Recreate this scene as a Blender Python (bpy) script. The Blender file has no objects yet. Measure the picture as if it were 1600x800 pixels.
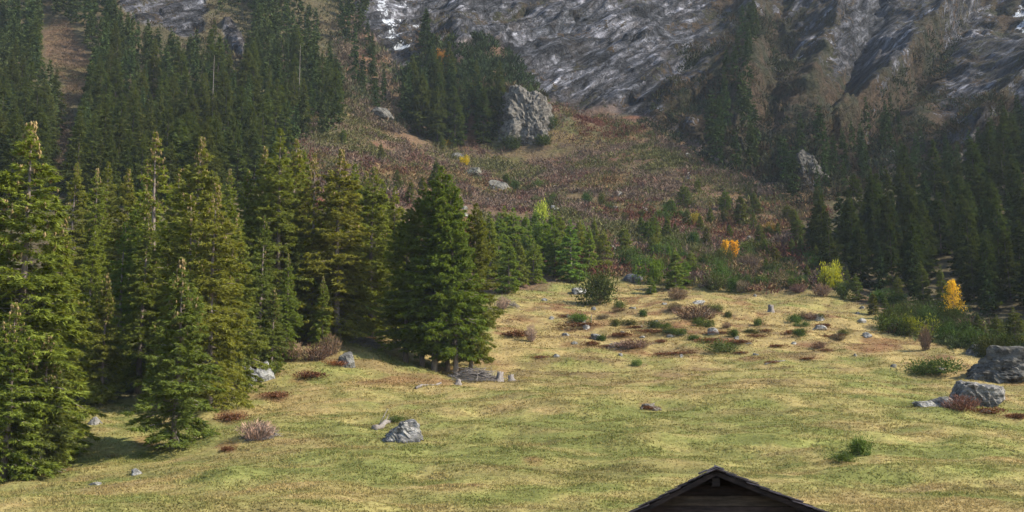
import bpy, bmesh, math, random
import numpy as np

# ------------------------------------------------------------------ camera, sky, sun, exposure
scene = bpy.context.scene
COL = scene.collection
F_PX = 1900.0                       # focal length in pixels of a 1600 x 800 frame
PITCH = math.atan(345.0 / F_PX)     # the camera looks up the hillside
cam_data = bpy.data.cameras.new("camera")
cam_data.sensor_width = 36.0
cam_data.lens = 36.0 * F_PX / 1600.0
cam_data.clip_start = 0.5
cam_data.clip_end = 5000.0
cam = bpy.data.objects.new("camera", cam_data)
cam.rotation_euler = (math.pi / 2 + PITCH, 0.0, 0.0)
COL.objects.link(cam)
scene.camera = cam

SUN_AZ = math.radians(105.0)         # from the view direction (+Y) towards the right (+X)
SUN_EL = math.radians(38.0)
world = bpy.data.worlds.new("World")
scene.world = world
world.use_nodes = True
wn = world.node_tree.nodes
sky = wn.new("ShaderNodeTexSky")
sky.sky_type = 'NISHITA'
sky.sun_disc = False
sky.sun_elevation = SUN_EL
sky.sun_rotation = SUN_AZ
sky.altitude = 1500
wn["Background"].inputs[1].default_value = 0.15
world.node_tree.links.new(sky.outputs[0], wn["Background"].inputs[0])

sun_data = bpy.data.lights.new("sun", 'SUN')
sun_data.energy = 5.0
sun_data.angle = math.radians(0.6)
sun_data.color = (1.0, 0.93, 0.80)
sun = bpy.data.objects.new("sun", sun_data)
sun.rotation_euler = (math.pi / 2 - SUN_EL, 0.0, math.pi - SUN_AZ)
sun.location = (200, 0, 300)
COL.objects.link(sun)

scene.view_settings.view_transform = 'Standard'
scene.view_settings.look = 'None'
scene.view_settings.gamma = 1.0
scene.view_settings.use_curve_mapping = False
scene.view_settings.exposure = 1.25
scene.render.engine = 'CYCLES'
cy = scene.cycles
cy.use_denoising = True
cy.max_bounces = 5
cy.diffuse_bounces = 2
cy.glossy_bounces = 1
cy.transmission_bounces = 2
cy.transparent_max_bounces = 4
cy.volume_bounces = 0
cy.caustics_reflective = False
cy.caustics_refractive = False
cy.use_adaptive_sampling = True
cy.adaptive_threshold = 0.02
RNG = np.random.default_rng(11)

# ------------------------------------------------------------------ pixels <-> world, noise
CP, SP = math.cos(PITCH), math.sin(PITCH)

def ray(x, y):
    a = (np.asarray(x, float) - 800.0) / F_PX
    b = (400.0 - np.asarray(y, float)) / F_PX
    return a, CP - b * SP, SP + b * CP

def world_at(x, y, d):
    """The point at depth d (along +Y) behind photo position x, y."""
    dx, dy, dz = ray(x, y)
    s = d / dy
    return np.array([dx * s, d, dz * s])

def project(X, Y, Z):
    fw = Y * CP + Z * SP
    fw = np.where(fw < 0.1, 0.1, fw)
    return 800 + F_PX * X / fw, 400 - F_PX * (-Y * SP + Z * CP) / fw

def _hash(ix, iy, iz, seed):
    h = (ix.astype(np.int64) * 374761393 + iy.astype(np.int64) * 668265263 + iz.astype(np.int64) * 2147483647 + seed * 1274126177) & 0xFFFFFFFF
    h = ((h ^ (h >> 13)) * 1274126177) & 0xFFFFFFFF
    h = h ^ (h >> 16)
    return (h & 0xFFFF) / 65535.0 * 2.0 - 1.0

def vnoise(x, y, seed=0):
    """Smooth value noise in -1..1."""
    x = np.asarray(x, float); y = np.asarray(y, float)
    ix = np.floor(x); iy = np.floor(y)
    fx = x - ix; fy = y - iy
    ux = fx * fx * fx * (fx * (fx * 6 - 15) + 10); uy = fy * fy * fy * (fy * (fy * 6 - 15) + 10)
    z = np.zeros_like(ix)
    a = _hash(ix, iy, z, seed); b = _hash(ix + 1, iy, z, seed)
    c = _hash(ix, iy + 1, z, seed); d = _hash(ix + 1, iy + 1, z, seed)
    return (a * (1 - ux) + b * ux) * (1 - uy) + (c * (1 - ux) + d * ux) * uy

def fbm(x, y, seed=0, octaves=4, gain=0.5):
    s = 0.0; amp = 1.0; tot = 0.0
    for i in range(octaves):
        # rotate each octave so that the lattice does not show
        c, n = math.cos(0.6 + i * 1.1), math.sin(0.6 + i * 1.1)
        s = s + amp * vnoise((x * c - y * n) * 2 ** i + 17.3 * i, (x * n + y * c) * 2 ** i - 9.1 * i, seed + i * 31)
        tot += amp; amp *= gain
    return s / tot

def ridged(x, y, seed=0, octaves=4, gain=0.5):
    s = 0.0; amp = 1.0; tot = 0.0
    for i in range(octaves):
        s = s + amp * (1 - 2 * np.abs(vnoise(x * 2 ** i + 5.7 * i, y * 2 ** i + 3.3 * i, seed + i * 17)))
        tot += amp; amp *= gain
    return s / tot

def sstep(a, b, x):
    t = np.clip((x - a) / (b - a), 0, 1)
    return t * t * (3 - 2 * t)

def poly_sd(px, py, poly):
    """Signed distance to a polygon, positive inside."""
    px = np.asarray(px, float); py = np.asarray(py, float)
    d = np.full(px.shape, 1e18); inside = np.zeros(px.shape, bool)
    n = len(poly)
    for i in range(n):
        ax, ay = poly[i]; bx, by = poly[(i + 1) % n]
        ex, ey = bx - ax, by - ay
        t = np.clip(((px - ax) * ex + (py - ay) * ey) / (ex * ex + ey * ey + 1e-9), 0, 1)
        d = np.minimum(d, (px - ax - t * ex) ** 2 + (py - ay - t * ey) ** 2)
        cond = ((ay > py) != (by > py)) & (px < (bx - ax) * (py - ay) / ((by - ay) if by != ay else 1e-9) + ax)
        inside ^= cond
    d = np.sqrt(d)
    return np.where(inside, d, -d)

# ------------------------------------------------------------------ the lie of the land
PTS = [(0, 0, -1.7), (-22, 0, -1.5), (22, 0, -1.6), (0, -15, -1.2), (0, 20, -4.0), (6, 31, -4.7), (-20, 25, -4.4), (25, 25, -4.6), (5, 38, -4.4),
       (4, 48, -3.3), (-22, 46, -3.4), (28, 46, -3.2), (60, 20, -3), (-60, 20, -2),
       (205, 300, 100), (250, 360, 150), (230, 240, 60), (200, 420, 150), (300, 180, 75), (-260, 250, 120), (-240, 120, 30), (260, 90, 10)]  # includes an unseen spur at the right, its height set for the shade it casts
IMG = [(0, 800, 62), (400, 800, 63), (800, 800, 64), (1200, 800, 64), (1600, 800, 66),
       (40, 745, 96), (-220, 745, 96), (270, 702, 100), (140, 660, 110), (400, 675, 101), (800, 700, 92), (1200, 700, 94), (1600, 700, 98),
       (620, 672, 103), (390, 592, 132), (540, 562, 142), (538, 532, 153), (690, 588, 145), (1000, 620, 122), (1525, 612, 137), (1300, 600, 132), (1640, 610, 140),
       (1000, 500, 190), (800, 520, 178), (1200, 520, 178), (1400, 525, 183), (1570, 562, 158),
       (900, 440, 235), (790, 455, 222), (1055, 450, 232), (1200, 460, 225), (1300, 440, 240), (1400, 505, 203), (1490, 495, 208), (1620, 530, 185),
       (1100, 380, 290), (1240, 375, 300), (900, 330, 320), (1000, 300, 345), (760, 300, 340),
       (850, 230, 400), (850, 185, 435), (1000, 240, 385), (1150, 300, 350), (1240, 332, 332),
       (640, 270, 340), (560, 205, 370), (480, 195, 355), (400, 330, 255), (300, 330, 240), (150, 330, 240), (0, 330, 240), (550, 420, 218),
       (100, 280, 290), (0, 200, 350), (200, 200, 350), (400, 130, 405), (95, 150, 375), (100, 50, 445), (260, 65, 445), (260, 0, 485), (0, 0, 485), (450, 0, 500),
       (540, 130, 415), (590, 50, 490), (640, 160, 440),
       (700, 218, 405), (790, 222, 405), (700, 120, 445), (760, 62, 475), (812, 136, 420), (845, 155, 428),
       (940, 165, 455), (1000, 60, 510), (1100, 0, 560), (800, 0, 545), (650, 0, 550),
       (1080, 235, 398), (1180, 283, 362), (1100, 150, 440), (1250, 290, 352), (1300, 200, 415), (1300, 340, 318), (1400, 280, 345), (1500, 350, 290), (1620, 400, 250),
       (1500, 220, 400), (1600, 250, 370), (1400, 120, 480), (1350, 0, 560), (1600, 50, 530),
       (100, -150, 560), (500, -150, 600), (900, -170, 650), (1300, -150, 660), (1700, -100, 640), (-220, 100, 420)]
ctrl = np.array(PTS + [tuple(world_at(*p)) for p in IMG])
CX, CY_, CZ = ctrl[:, 0] / 100, ctrl[:, 1] / 100, ctrl[:, 2]

def _u(r2):
    return 0.5 * r2 * np.log(r2 + 1e-12)

def _solve():
    n = len(CX)
    K = _u((CX[:, None] - CX) ** 2 + (CY_[:, None] - CY_) ** 2) + 0.004 * np.eye(n)
    P = np.stack([np.ones(n), CX, CY_], 1)
    A = np.zeros((n + 3, n + 3)); A[:n, :n] = K; A[:n, n:] = P; A[n:, :n] = P.T
    return np.linalg.solve(A, np.concatenate([CZ, np.zeros(3)]))
WTS = _solve()

def base_h(X, Y):
    x = np.asarray(X, float) / 100; y = np.asarray(Y, float) / 100
    h = WTS[-3] + WTS[-2] * x + WTS[-1] * y
    for i in range(len(CX)):
        h = h + WTS[i] * _u((x - CX[i]) ** 2 + (y - CY_[i]) ** 2)
    return h

# outlines of the ground's zones, traced on the photograph and carried to the land
ROCK = [(545, -400), (560, 40), (610, 95), (650, 120), (770, 70), (830, 130), (880, 172), (930, 180), (985, 175), (1040, 205), (1100, 250), (1190, 292), (1265, 300), (1285, 250),
        (1350, 270), (1420, 260), (1500, 265), (1620, 250), (1900, 230), (1900, -400)]
CRAG_A = [(180, -60), (190, 12), (215, 30), (255, 40), (285, 62), (302, 55), (322, 40), (330, -60)]
CRAG_B = [(345, 30), (362, 28), (384, 70), (380, 92), (362, 84), (350, 60)]
SNOWS = [[(574, -60), (588, 20), (603, 68), (640, 78), (642, 62), (612, 35), (590, -60)], [(470, -30), (468, 14), (480, 14), (482, -30)], [(502, -20), (500, 60), (514, 70), (516, 10), (520, -20)],
         [(536, 122), (534, 140), (552, 142), (550, 128)], [(1585, 15), (1588, 52), (1640, 60), (1640, 5)], [(620, 110), (615, 140), (630, 142), (632, 112)], [(585, -20), (605, 50), (650, 75), (672, 40), (640, -20)]]
GULLY = [(62, 30), (100, 30), (145, 95), (132, 150), (112, 170), (116, 230), (110, 300), (70, 300), (90, 200), (100, 130), (68, 80)]
STRAW = [(770, 480), (1000, 440), (1600, 520), (1700, 640), (1350, 560), (1000, 555), (780, 560)]
MEADOW = [(-400, 900), (-400, 700), (140, 640), (300, 590), (400, 575), (560, 515), (640, 520), (740, 470), (900, 432), (1060, 445), (1200, 460), (1330, 465), (1400, 505), (1500, 545), (1600, 565), (1900, 580), (1900, 900)]
FOREST_R = [(1240, 330), (1290, 300), (1600, 230), (1900, 230), (1900, 560), (1600, 545), (1500, 520), (1400, 480), (1310, 435), (1260, 385)]

def masks(X, Y, Z0):
    px, py = project(X, Y, Z0)
    n1 = fbm(X / 28, (Y + Z0) / 28, 3, 3); n2 = fbm(X / 7, (Y + Z0) / 7, 5, 3)
    m = {"px": px, "py": py, "n1": n1, "n2": n2}
    w = n1 * 14 + n2 * 10
    m["rock"] = sstep(-8, 12, poly_sd(px, py, ROCK) + w)
    m["rock"] = np.maximum(m["rock"], sstep(-3, 5, poly_sd(px, py, CRAG_A) + w * 0.5))
    m["rock"] = np.maximum(m["rock"], sstep(-2, 4, poly_sd(px, py, CRAG_B) + w * 0.3))
    m["meadow"] = sstep(-8, 8, poly_sd(px, py, MEADOW) + w * 0.6)
    return m

def detail_h(X, Y, Z0, m):
    near = sstep(330, 200, Y)
    d = near * (0.75 * fbm(X / 16, Y / 11, 21, 3) + 0.42 * fbm(X / 4.2, Y / 3.0, 22, 3))
    hum = np.maximum(fbm(X / 8, Y / 6, 41, 2), 0) * (0.4 + 0.6 * sstep(150, 185, Y)) * near       # hummocks in the upper pasture
    d = d + 1.1 * hum
    d = d + (1 - near) * (1 - m["rock"]) * (1.6 * fbm(X / 26, Y / 26, 23, 3) + 0.5 * fbm(X / 6, Y / 6, 24, 2))
    d = d * sstep(30, 60, Y)
    return d

def height(X, Y):
    X = np.asarray(X, float); Y = np.asarray(Y, float)
    z = base_h(X, Y)
    return z + detail_h(X, Y, z, masks(X, Y, z))

def ground_at(x, y, lo=45.0, hi=700.0):
    """Where the line of sight through a photo position first meets the land."""
    dx, dy, dz = ray(x, y)
    ds = np.geomspace(lo, hi, 300)
    X, Y, Z = dx / dy * ds, ds, dz / dy * ds
    below = Z < height(X, Y)
    if not below.any():
        i = len(ds) - 1
    else:
        i = int(np.argmax(below))
    a, b = ds[max(i - 1, 0)], ds[i]
    ds = np.linspace(a, b, 24); X, Y, Z = dx / dy * ds, ds, dz / dy * ds
    below = Z < height(X, Y)
    i = int(np.argmax(below)) if below.any() else 23
    d = float(ds[i])
    X, Y = float(dx / dy * d), d
    return np.array([X, Y, float(height(X, Y))])

def mixc(a, b, t):
    return a + (b - a) * np.asarray(t)[..., None]

C_GREEN = np.array([0.116, 0.119, 0.035]); C_LIME = np.array([0.155, 0.160, 0.046]); C_STRAW = np.array([0.235, 0.175, 0.072]); C_HEATH = np.array([0.110, 0.046, 0.026])
C_BROWN = np.array([0.135, 0.090, 0.045]); C_FAN = np.array([0.100, 0.062, 0.040]); C_OLIVE = np.array([0.070, 0.062, 0.026]); C_TAN = np.array([0.160, 0.105, 0.045])
C_FLOOR = np.array([0.055, 0.050, 0.026]); C_ROCK = np.array([0.098, 0.096, 0.106]); C_ROCKD = np.array([0.034, 0.035, 0.039]); C_SNOW = np.array([0.78, 0.79, 0.82])  # cliff rock darkened, its colour stands in for shade on the upper face

# rusty heath patches of the pasture: photo position, half width, half height
HEATH = [(800, 520, 34, 7), (845, 555, 13, 4), (915, 500, 40, 8), (880, 512, 20, 6), (925, 530, 13, 7), (980, 545, 30, 7), (1005, 510, 14, 4), (1010, 465, 20, 4), (1085, 555, 16, 4),
         (1010, 630, 12, 4), (830, 720, 22, 6), (720, 760, 26, 5), (470, 588, 26, 9), (430, 612, 22, 7), (360, 645, 20, 9), (355, 700, 16, 7), (300, 695, 14, 6), (180, 715, 22, 6), (105, 735, 18, 6),
         (640, 598, 60, 8), (230, 690, 24, 8), (1350, 545, 30, 7), (1380, 548, 26, 6), (1500, 615, 20, 8), (1545, 630, 26, 9), (1590, 645, 18, 7), (1300, 500, 22, 5), (1240, 525, 22, 5),
         (1130, 540, 20, 4), (1180, 560, 26, 4), (860, 480, 22, 5), (1060, 512, 24, 4), (1450, 580, 22, 6), (585, 535, 26, 5), (520, 565, 20, 5), (445, 560, 24, 6), (700, 575, 70, 9), (560, 660, 18, 4), (1430, 535, 24, 6), (1150, 470, 26, 4)]

def ground_color(X, Y, Z0, m):
    px, py, n1, n2 = m["px"], m["py"], m["n1"], m["n2"]
    a = fbm(X / 13, Y / 9, 51, 4); b = fbm(X / 3.2, Y / 2.2, 52, 3); c = fbm(X / 38, Y / 26, 53, 3)
    straw = np.clip(0.32 + 0.7 * a + 0.8 * b + 0.4 * c + 0.95 * sstep(-25, 40, poly_sd(px, py, STRAW)), 0, 1)
    g = mixc(mixc(C_GREEN, C_LIME, np.clip(0.45 + b * 1.4 + c, 0, 1)), C_STRAW, straw)
    g = mixc(g, C_BROWN, np.clip((fbm(X / 5, Y / 3.4, 54, 3) - 0.20) * 3.0, 0, 0.75) * sstep(-60, 60, 600 - py + 60 * n1))
    g = mixc(g, C_HEATH, np.clip((fbm(X / 4.5, Y / 3, 58, 3) - 0.24) * 3.5, 0, 0.65) * sstep(-20, 30, poly_sd(px, py, STRAW)))
    g = mixc(g, C_BROWN, np.clip((fbm(X / 9, Y / 4, 57, 3) - 0.30) * 3.0, 0, 0.3))
    for hx, hy, w, h in HEATH:
        r = ((px - hx) / w) ** 2 + ((py - hy) / h) ** 2
        g = mixc(g, C_HEATH, np.clip(1.1 - r + 1.7 * b + 0.8 * a, 0, 1) * 0.55)
    # the rough slope above the pasture
    f = mixc(C_FAN, C_OLIVE, np.clip(0.30 + 1.1 * n1 + 0.7 * n2, 0, 1))
    f = mixc(f, C_TAN, np.clip(1.5 * fbm(X / 15, Y / 11, 61, 4) - 0.36 + 0.22 * sstep(250, 330, py) * sstep(1250, 1000, px), 0, 0.7))
    f = mixc(f, C_HEATH, np.clip(2.2 * fbm(X / 11, Y / 11, 62, 3) - 0.45, 0, 0.6))
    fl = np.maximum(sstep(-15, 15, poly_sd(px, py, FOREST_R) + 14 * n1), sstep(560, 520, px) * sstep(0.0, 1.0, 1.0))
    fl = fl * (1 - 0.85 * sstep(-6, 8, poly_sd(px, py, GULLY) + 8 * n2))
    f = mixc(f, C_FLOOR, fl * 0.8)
    col = mixc(f, g, m["meadow"])
    r = mixc(C_ROCK, C_ROCKD, np.clip(0.35 + 1.1 * fbm(X / 22, Z0 / 14, 63, 4), 0, 1))
    col = mixc(col, r, m["rock"])
    snow = np.zeros_like(px)
    for s in SNOWS:
        snow = np.maximum(snow, (0.42 if s is SNOWS[-1] else 0.66) * sstep(-4, 5, poly_sd(px, py, s) + 6 * n2 + 7 * fbm(X / 3, Z0 / 3, 64, 2)))
    m["snow"] = snow
    return col

# ------------------------------------------------------------------ mesh, object and material helpers
def make_mesh(name, V, F, mat=None, smooth=False, point=None, color=None):
    """F: array of triangles or quads. point: {name: float array}; color: {name: (n,3) array}."""
    me = bpy.data.meshes.new(name)
    V = np.ascontiguousarray(V, dtype=np.float32); F = np.ascontiguousarray(F, dtype=np.int32)
    k = F.shape[1]
    me.vertices.add(len(V)); me.vertices.foreach_set("co", V.ravel())
    me.loops.add(F.size); me.loops.foreach_set("vertex_index", F.ravel())
    me.polygons.add(len(F))
    me.polygons.foreach_set("loop_start", np.arange(0, F.size, k, dtype=np.int32))
    me.polygons.foreach_set("loop_total", np.full(len(F), k, dtype=np.int32))
    me.polygons.foreach_set("use_smooth", np.full(len(F), bool(smooth)))
    for key, val in (point or {}).items():
        me.attributes.new(key, 'FLOAT', 'POINT').data.foreach_set("value", np.ascontiguousarray(val, np.float32))
    for key, val in (color or {}).items():
        rgba = np.ones((len(V), 4), np.float32); rgba[:, :3] = val
        me.attributes.new(key, 'FLOAT_COLOR', 'POINT').data.foreach_set("color", rgba.ravel())
    me.update(calc_edges=True)
    if mat:
        me.materials.append(mat)
    return me

def add_obj(name, data, parent=None, loc=(0, 0, 0), rot=(0, 0, 0), scale=(1, 1, 1), **props):
    o = bpy.data.objects.new(name, data)
    o.location = loc; o.rotation_euler = rot; o.scale = scale
    if parent is not None:
        o.parent = parent
    COL.objects.link(o)
    for k, v in props.items():
        if v is not None:
            o[k] = v
    return o

class Graph:
    def __init__(self, name):
        self.mat = bpy.data.materials.new(name); self.mat.use_nodes = True
        self.t = self.mat.node_tree; self.t.nodes.clear()
        self.out = self.n("ShaderNodeOutputMaterial")
    def n(self, typ, **kw):
        nd = self.t.nodes.new(typ)
        for k, v in kw.items():
            setattr(nd, k, v)
        return nd
    def link(self, a, b):
        self.t.links.new(a, b)
    def val(self, sock, v):
        if hasattr(v, "is_output"):
            self.link(v, sock)
        else:
            sock.default_value = v
    def attr(self, name):
        return self.n("ShaderNodeAttribute", attribute_name=name)
    def noise(self, vec, scale, detail=4, rough=0.55, dist=0.0):
        nd = self.n("ShaderNodeTexNoise")
        self.link(vec, nd.inputs["Vector"])
        nd.inputs["Scale"].default_value = scale; nd.inputs["Detail"].default_value = detail
        nd.inputs["Roughness"].default_value = rough; nd.inputs["Distortion"].default_value = dist
        return nd.outputs["Fac"]
    def mapping(self, vec, rot=(0, 0, 0), scale=(1, 1, 1)):
        nd = self.n("ShaderNodeMapping"); self.link(vec, nd.inputs["Vector"])
        nd.inputs["Rotation"].default_value = rot; nd.inputs["Scale"].default_value = scale
        return nd.outputs[0]
    def ramp(self, fac, stops):
        nd = self.n("ShaderNodeValToRGB"); self.link(fac, nd.inputs[0])
        el = nd.color_ramp.elements
        while len(el) < len(stops):
            el.new(0.5)
        for e, (p, c) in zip(el, stops):
            e.position = p; e.color = (c, c, c, 1) if isinstance(c, (int, float)) else (*c, 1)
        return nd.outputs["Color"]
    def math(self, op, a, b=0.0):
        nd = self.n("ShaderNodeMath", operation=op); self.val(nd.inputs[0], a); self.val(nd.inputs[1], b)
        return nd.outputs[0]
    def mix(self, fac, a, b, blend='MIX'):
        nd = self.n("ShaderNodeMix", data_type='RGBA', blend_type=blend)
        self.val(nd.inputs[0], fac); self.val(nd.inputs[6], a if hasattr(a, "is_output") else (*a, 1)); self.val(nd.inputs[7], b if hasattr(b, "is_output") else (*b, 1))
        return nd.outputs[2]
    def bump(self, h, strength, dist, normal=None):
        nd = self.n("ShaderNodeBump"); self.link(h, nd.inputs["Height"])
        nd.inputs["Strength"].default_value = strength; nd.inputs["Distance"].default_value = dist
        if normal is not None:
            self.link(normal, nd.inputs["Normal"])
        return nd.outputs[0]
    def principled(self, color, rough=0.9, normal=None, spec=0.2):
        b = self.n("ShaderNodeBsdfPrincipled")
        self.val(b.inputs["Base Color"], color if hasattr(color, "is_output") else (*color, 1)); self.val(b.inputs["Roughness"], rough)
        b.inputs["Specular IOR Level"].default_value = spec
        if normal is not None:
            self.link(normal, b.inputs["Normal"])
        self.link(b.outputs[0], self.out.inputs["Surface"])
        return self.mat

def mat_ground():
    g = Graph("pasture_turf")
    pos = g.n("ShaderNodeNewGeometry").outputs["Position"]
    col = g.attr("col").outputs["Color"]
    fine = g.noise(pos, 2.2, 5, 0.65); mid = g.noise(g.mapping(pos, scale=(0.7, 1, 1)), 0.45, 4, 0.6)
    k = g.mix(0.75, (1, 1, 1), g.ramp(fine, [(0.28, 0.50), (0.5, 0.92), (0.72, 1.3)]), 'MULTIPLY')
    c = g.mix(1.0, col, k, 'MULTIPLY')
    c = g.mix(1.0, c, g.ramp(mid, [(0.3, 0.75), (0.5, 1.0), (0.7, 1.2)]), 'MULTIPLY')
    h = g.math('ADD', g.math('MULTIPLY', fine, 0.5), g.math('MULTIPLY', mid, 0.9))
    return g.principled(c, 1.0, g.bump(h, 0.8, 0.35), 0.05)

def mat_slope():
    g = Graph("shrubby_slope_soil")
    pos = g.n("ShaderNodeNewGeometry").outputs["Position"]
    col = g.attr("col").outputs["Color"]
    fine = g.noise(pos, 0.9, 5, 0.7); mid = g.noise(pos, 0.22, 4, 0.6)
    c = g.mix(1.0, col, g.ramp(fine, [(0.28, 0.5), (0.5, 1.0), (0.72, 1.5)]), 'MULTIPLY')
    h = g.math('ADD', g.math('MULTIPLY', fine, 0.6), g.math('MULTIPLY', mid, 1.2))
    return g.principled(c, 1.0, g.bump(h, 0.9, 1.2), 0.05)

def mat_cliff():
    g = Graph("foliated_grey_cliff_rock")
    geo = g.n("ShaderNodeNewGeometry")
    pos = geo.outputs["Position"]
    col = g.attr("col").outputs["Color"]
    rot = g.mapping(pos, rot=(0, math.radians(42), 0))
    strat = g.noise(g.mapping(rot, scale=(0.05, 0.12, 0.30)), 1.0, 7, 0.62, 0.3)
    blotch = g.noise(pos, 0.06, 6, 0.65); fine = g.noise(pos, 0.55, 6, 0.75); mid = g.noise(pos, 0.16, 6, 0.7)
    # joint-bounded slabs: each cell its own tone, dark open joints between
    warp = g.n("ShaderNodeVectorMath", operation='ADD'); wsc = g.n("ShaderNodeVectorMath", operation='SCALE'); wsc.inputs["Scale"].default_value = 5.0
    wn_ = g.n("ShaderNodeTexNoise"); g.link(pos, wn_.inputs["Vector"]); wn_.inputs["Scale"].default_value = 0.12; wn_.inputs["Detail"].default_value = 4
    g.link(wn_.outputs["Color"], wsc.inputs[0]); g.link(rot, warp.inputs[0]); g.link(wsc.outputs[0], warp.inputs[1])
    def cells(scale, feature):
        v = g.n("ShaderNodeTexVoronoi", feature=feature); g.link(g.mapping(warp.outputs[0], scale=scale), v.inputs["Vector"]); v.inputs["Scale"].default_value = 1.0
        return v
    big_e = cells((0.026, 0.06, 0.13), 'DISTANCE_TO_EDGE').outputs["Distance"]; big_c = cells((0.026, 0.06, 0.13), 'F1').outputs["Color"]
    sm_e = cells((0.16, 0.22, 0.42), 'DISTANCE_TO_EDGE').outputs["Distance"]; sm_c = cells((0.16, 0.22, 0.42), 'F1').outputs["Color"]
    def grey(cs):
        s = g.n("ShaderNodeSeparateColor"); g.link(cs, s.inputs[0]); return s.outputs[0]
    c = g.mix(1.0, col, g.ramp(strat, [(0.36, 0.28), (0.46, 0.75), (0.54, 1.3), (0.64, 3.0)]), 'MULTIPLY')
    c = g.mix(1.0, c, g.ramp(grey(big_c), [(0.0, 0.6), (0.6, 1.0), (1.0, 1.6)]), 'MULTIPLY')
    c = g.mix(1.0, c, g.ramp(grey(sm_c), [(0.0, 0.75), (0.6, 1.0), (1.0, 1.4)]), 'MULTIPLY')
    c = g.mix(1.0, c, g.ramp(big_e, [(0.0, 0.25), (0.07, 1.0)]), 'MULTIPLY')
    c = g.mix(1.0, c, g.ramp(sm_e, [(0.0, 0.55), (0.07, 1.0)]), 'MULTIPLY')
    c = g.mix(1.0, c, g.ramp(fine, [(0.32, 0.7), (0.5, 1.0), (0.68, 1.3)]), 'MULTIPLY')
    c = g.mix(g.ramp(blotch, [(0.52, 0.0), (0.68, 0.5)]), c, (0.070, 0.050, 0.034))
    crack = g.math('ADD', g.math('MINIMUM', big_e, 0.15), g.math('ADD', g.math('MULTIPLY', g.math('MINIMUM', sm_e, 0.15), 0.8), g.math('ADD', g.math('MULTIPLY', grey(big_c), 0.5), g.math('MULTIPLY', grey(sm_c), 0.35))))
    # turf and scrub hold on to the ledges and gentler ground
    veg = g.attr("veg").outputs["Fac"]
    vn = g.math('ADD', veg, g.math('MULTIPLY', g.math('SUBTRACT', mid, 0.5), 2.0))
    vn = g.math('ADD', vn, g.math('MULTIPLY', g.math('SUBTRACT', fine, 0.5), 1.5))
    vc = g.mix(g.ramp(blotch, [(0.42, 0.0), (0.58, 1.0)]), (0.056, 0.037, 0.021), (0.032, 0.032, 0.016))
    vc = g.mix(1.0, vc, g.ramp(fine, [(0.3, 0.4), (0.5, 1.0), (0.7, 1.7)]), 'MULTIPLY')
    c = g.mix(g.ramp(vn, [(0.45, 0.0), (0.52, 1.0)]), c, vc)
    sn = g.math('ADD', g.attr("snow").outputs["Fac"], g.math('MULTIPLY', g.math('SUBTRACT', fine, 0.5), 1.6))
    sn = g.math('ADD', sn, g.math('MULTIPLY', g.math('SUBTRACT', strat, 0.5), 2.2))
    c = g.mix(g.ramp(sn, [(0.66, 0.0), (0.80, 1.0)]), c, (0.52, 0.54, 0.58))
    h = g.math('ADD', g.math('MULTIPLY', strat, 3.2), g.math('ADD', g.math('MULTIPLY', crack, 1.6), g.math('ADD', g.math('MULTIPLY', fine, 0.8), g.math('MULTIPLY', mid, 2.0))))
    return g.principled(c, 0.95, g.bump(h, 1.0, 2.6), 0.1)

def mat_foliage(name, base, var=0.35, transl=0.3):
    """Leaf or needle colour with variation from blade to blade and from plant to plant."""
    g = Graph(name)
    tint = g.attr("tint").outputs["Fac"]
    info = g.n("ShaderNodeObjectInfo")
    dark = tuple(v * (1 - var) for v in base); light = (base[0] * (1 + var * 1.3), base[1] * (1 + var), base[2] * (1 + var * 0.6))
    c = g.mix(tint, dark, light)
    c = g.mix(1.0, c, info.outputs["Color"], 'MULTIPLY')
    d = g.n("ShaderNodeBsdfDiffuse"); g.link(c, d.inputs[0])
    t = g.n("ShaderNodeBsdfTranslucent"); g.link(g.mix(1.0, c, (1.25, 1.2, 0.6), 'MULTIPLY'), t.inputs[0])
    ms = g.n("ShaderNodeMixShader"); ms.inputs[0].default_value = transl
    g.link(d.outputs[0], ms.inputs[1]); g.link(t.outputs[0], ms.inputs[2]); g.link(ms.outputs[0], g.out.inputs[0])
    return g.mat

def mat_colored_foliage(name, transl=0.2):
    g = Graph(name)
    c = g.attr("col").outputs["Color"]
    d = g.n("ShaderNodeBsdfDiffuse"); g.link(c, d.inputs[0])
    t = g.n("ShaderNodeBsdfTranslucent"); g.link(c, t.inputs[0])
    ms = g.n("ShaderNodeMixShader"); ms.inputs[0].default_value = transl
    g.link(d.outputs[0], ms.inputs[1]); g.link(t.outputs[0], ms.inputs[2]); g.link(ms.outputs[0], g.out.inputs[0])
    return g.mat

def mat_bark(name, base, light):
    g = Graph(name)
    co = g.n("ShaderNodeTexCoord").outputs["Object"]
    n = g.noise(g.mapping(co, scale=(6, 6, 1.3)), 1.2, 5, 0.7)
    c = g.mix(g.ramp(n, [(0.35, 0.0), (0.65, 1.0)]), base, light)
    return g.principled(c, 0.95, g.bump(n, 0.8, 0.06), 0.1)

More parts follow.
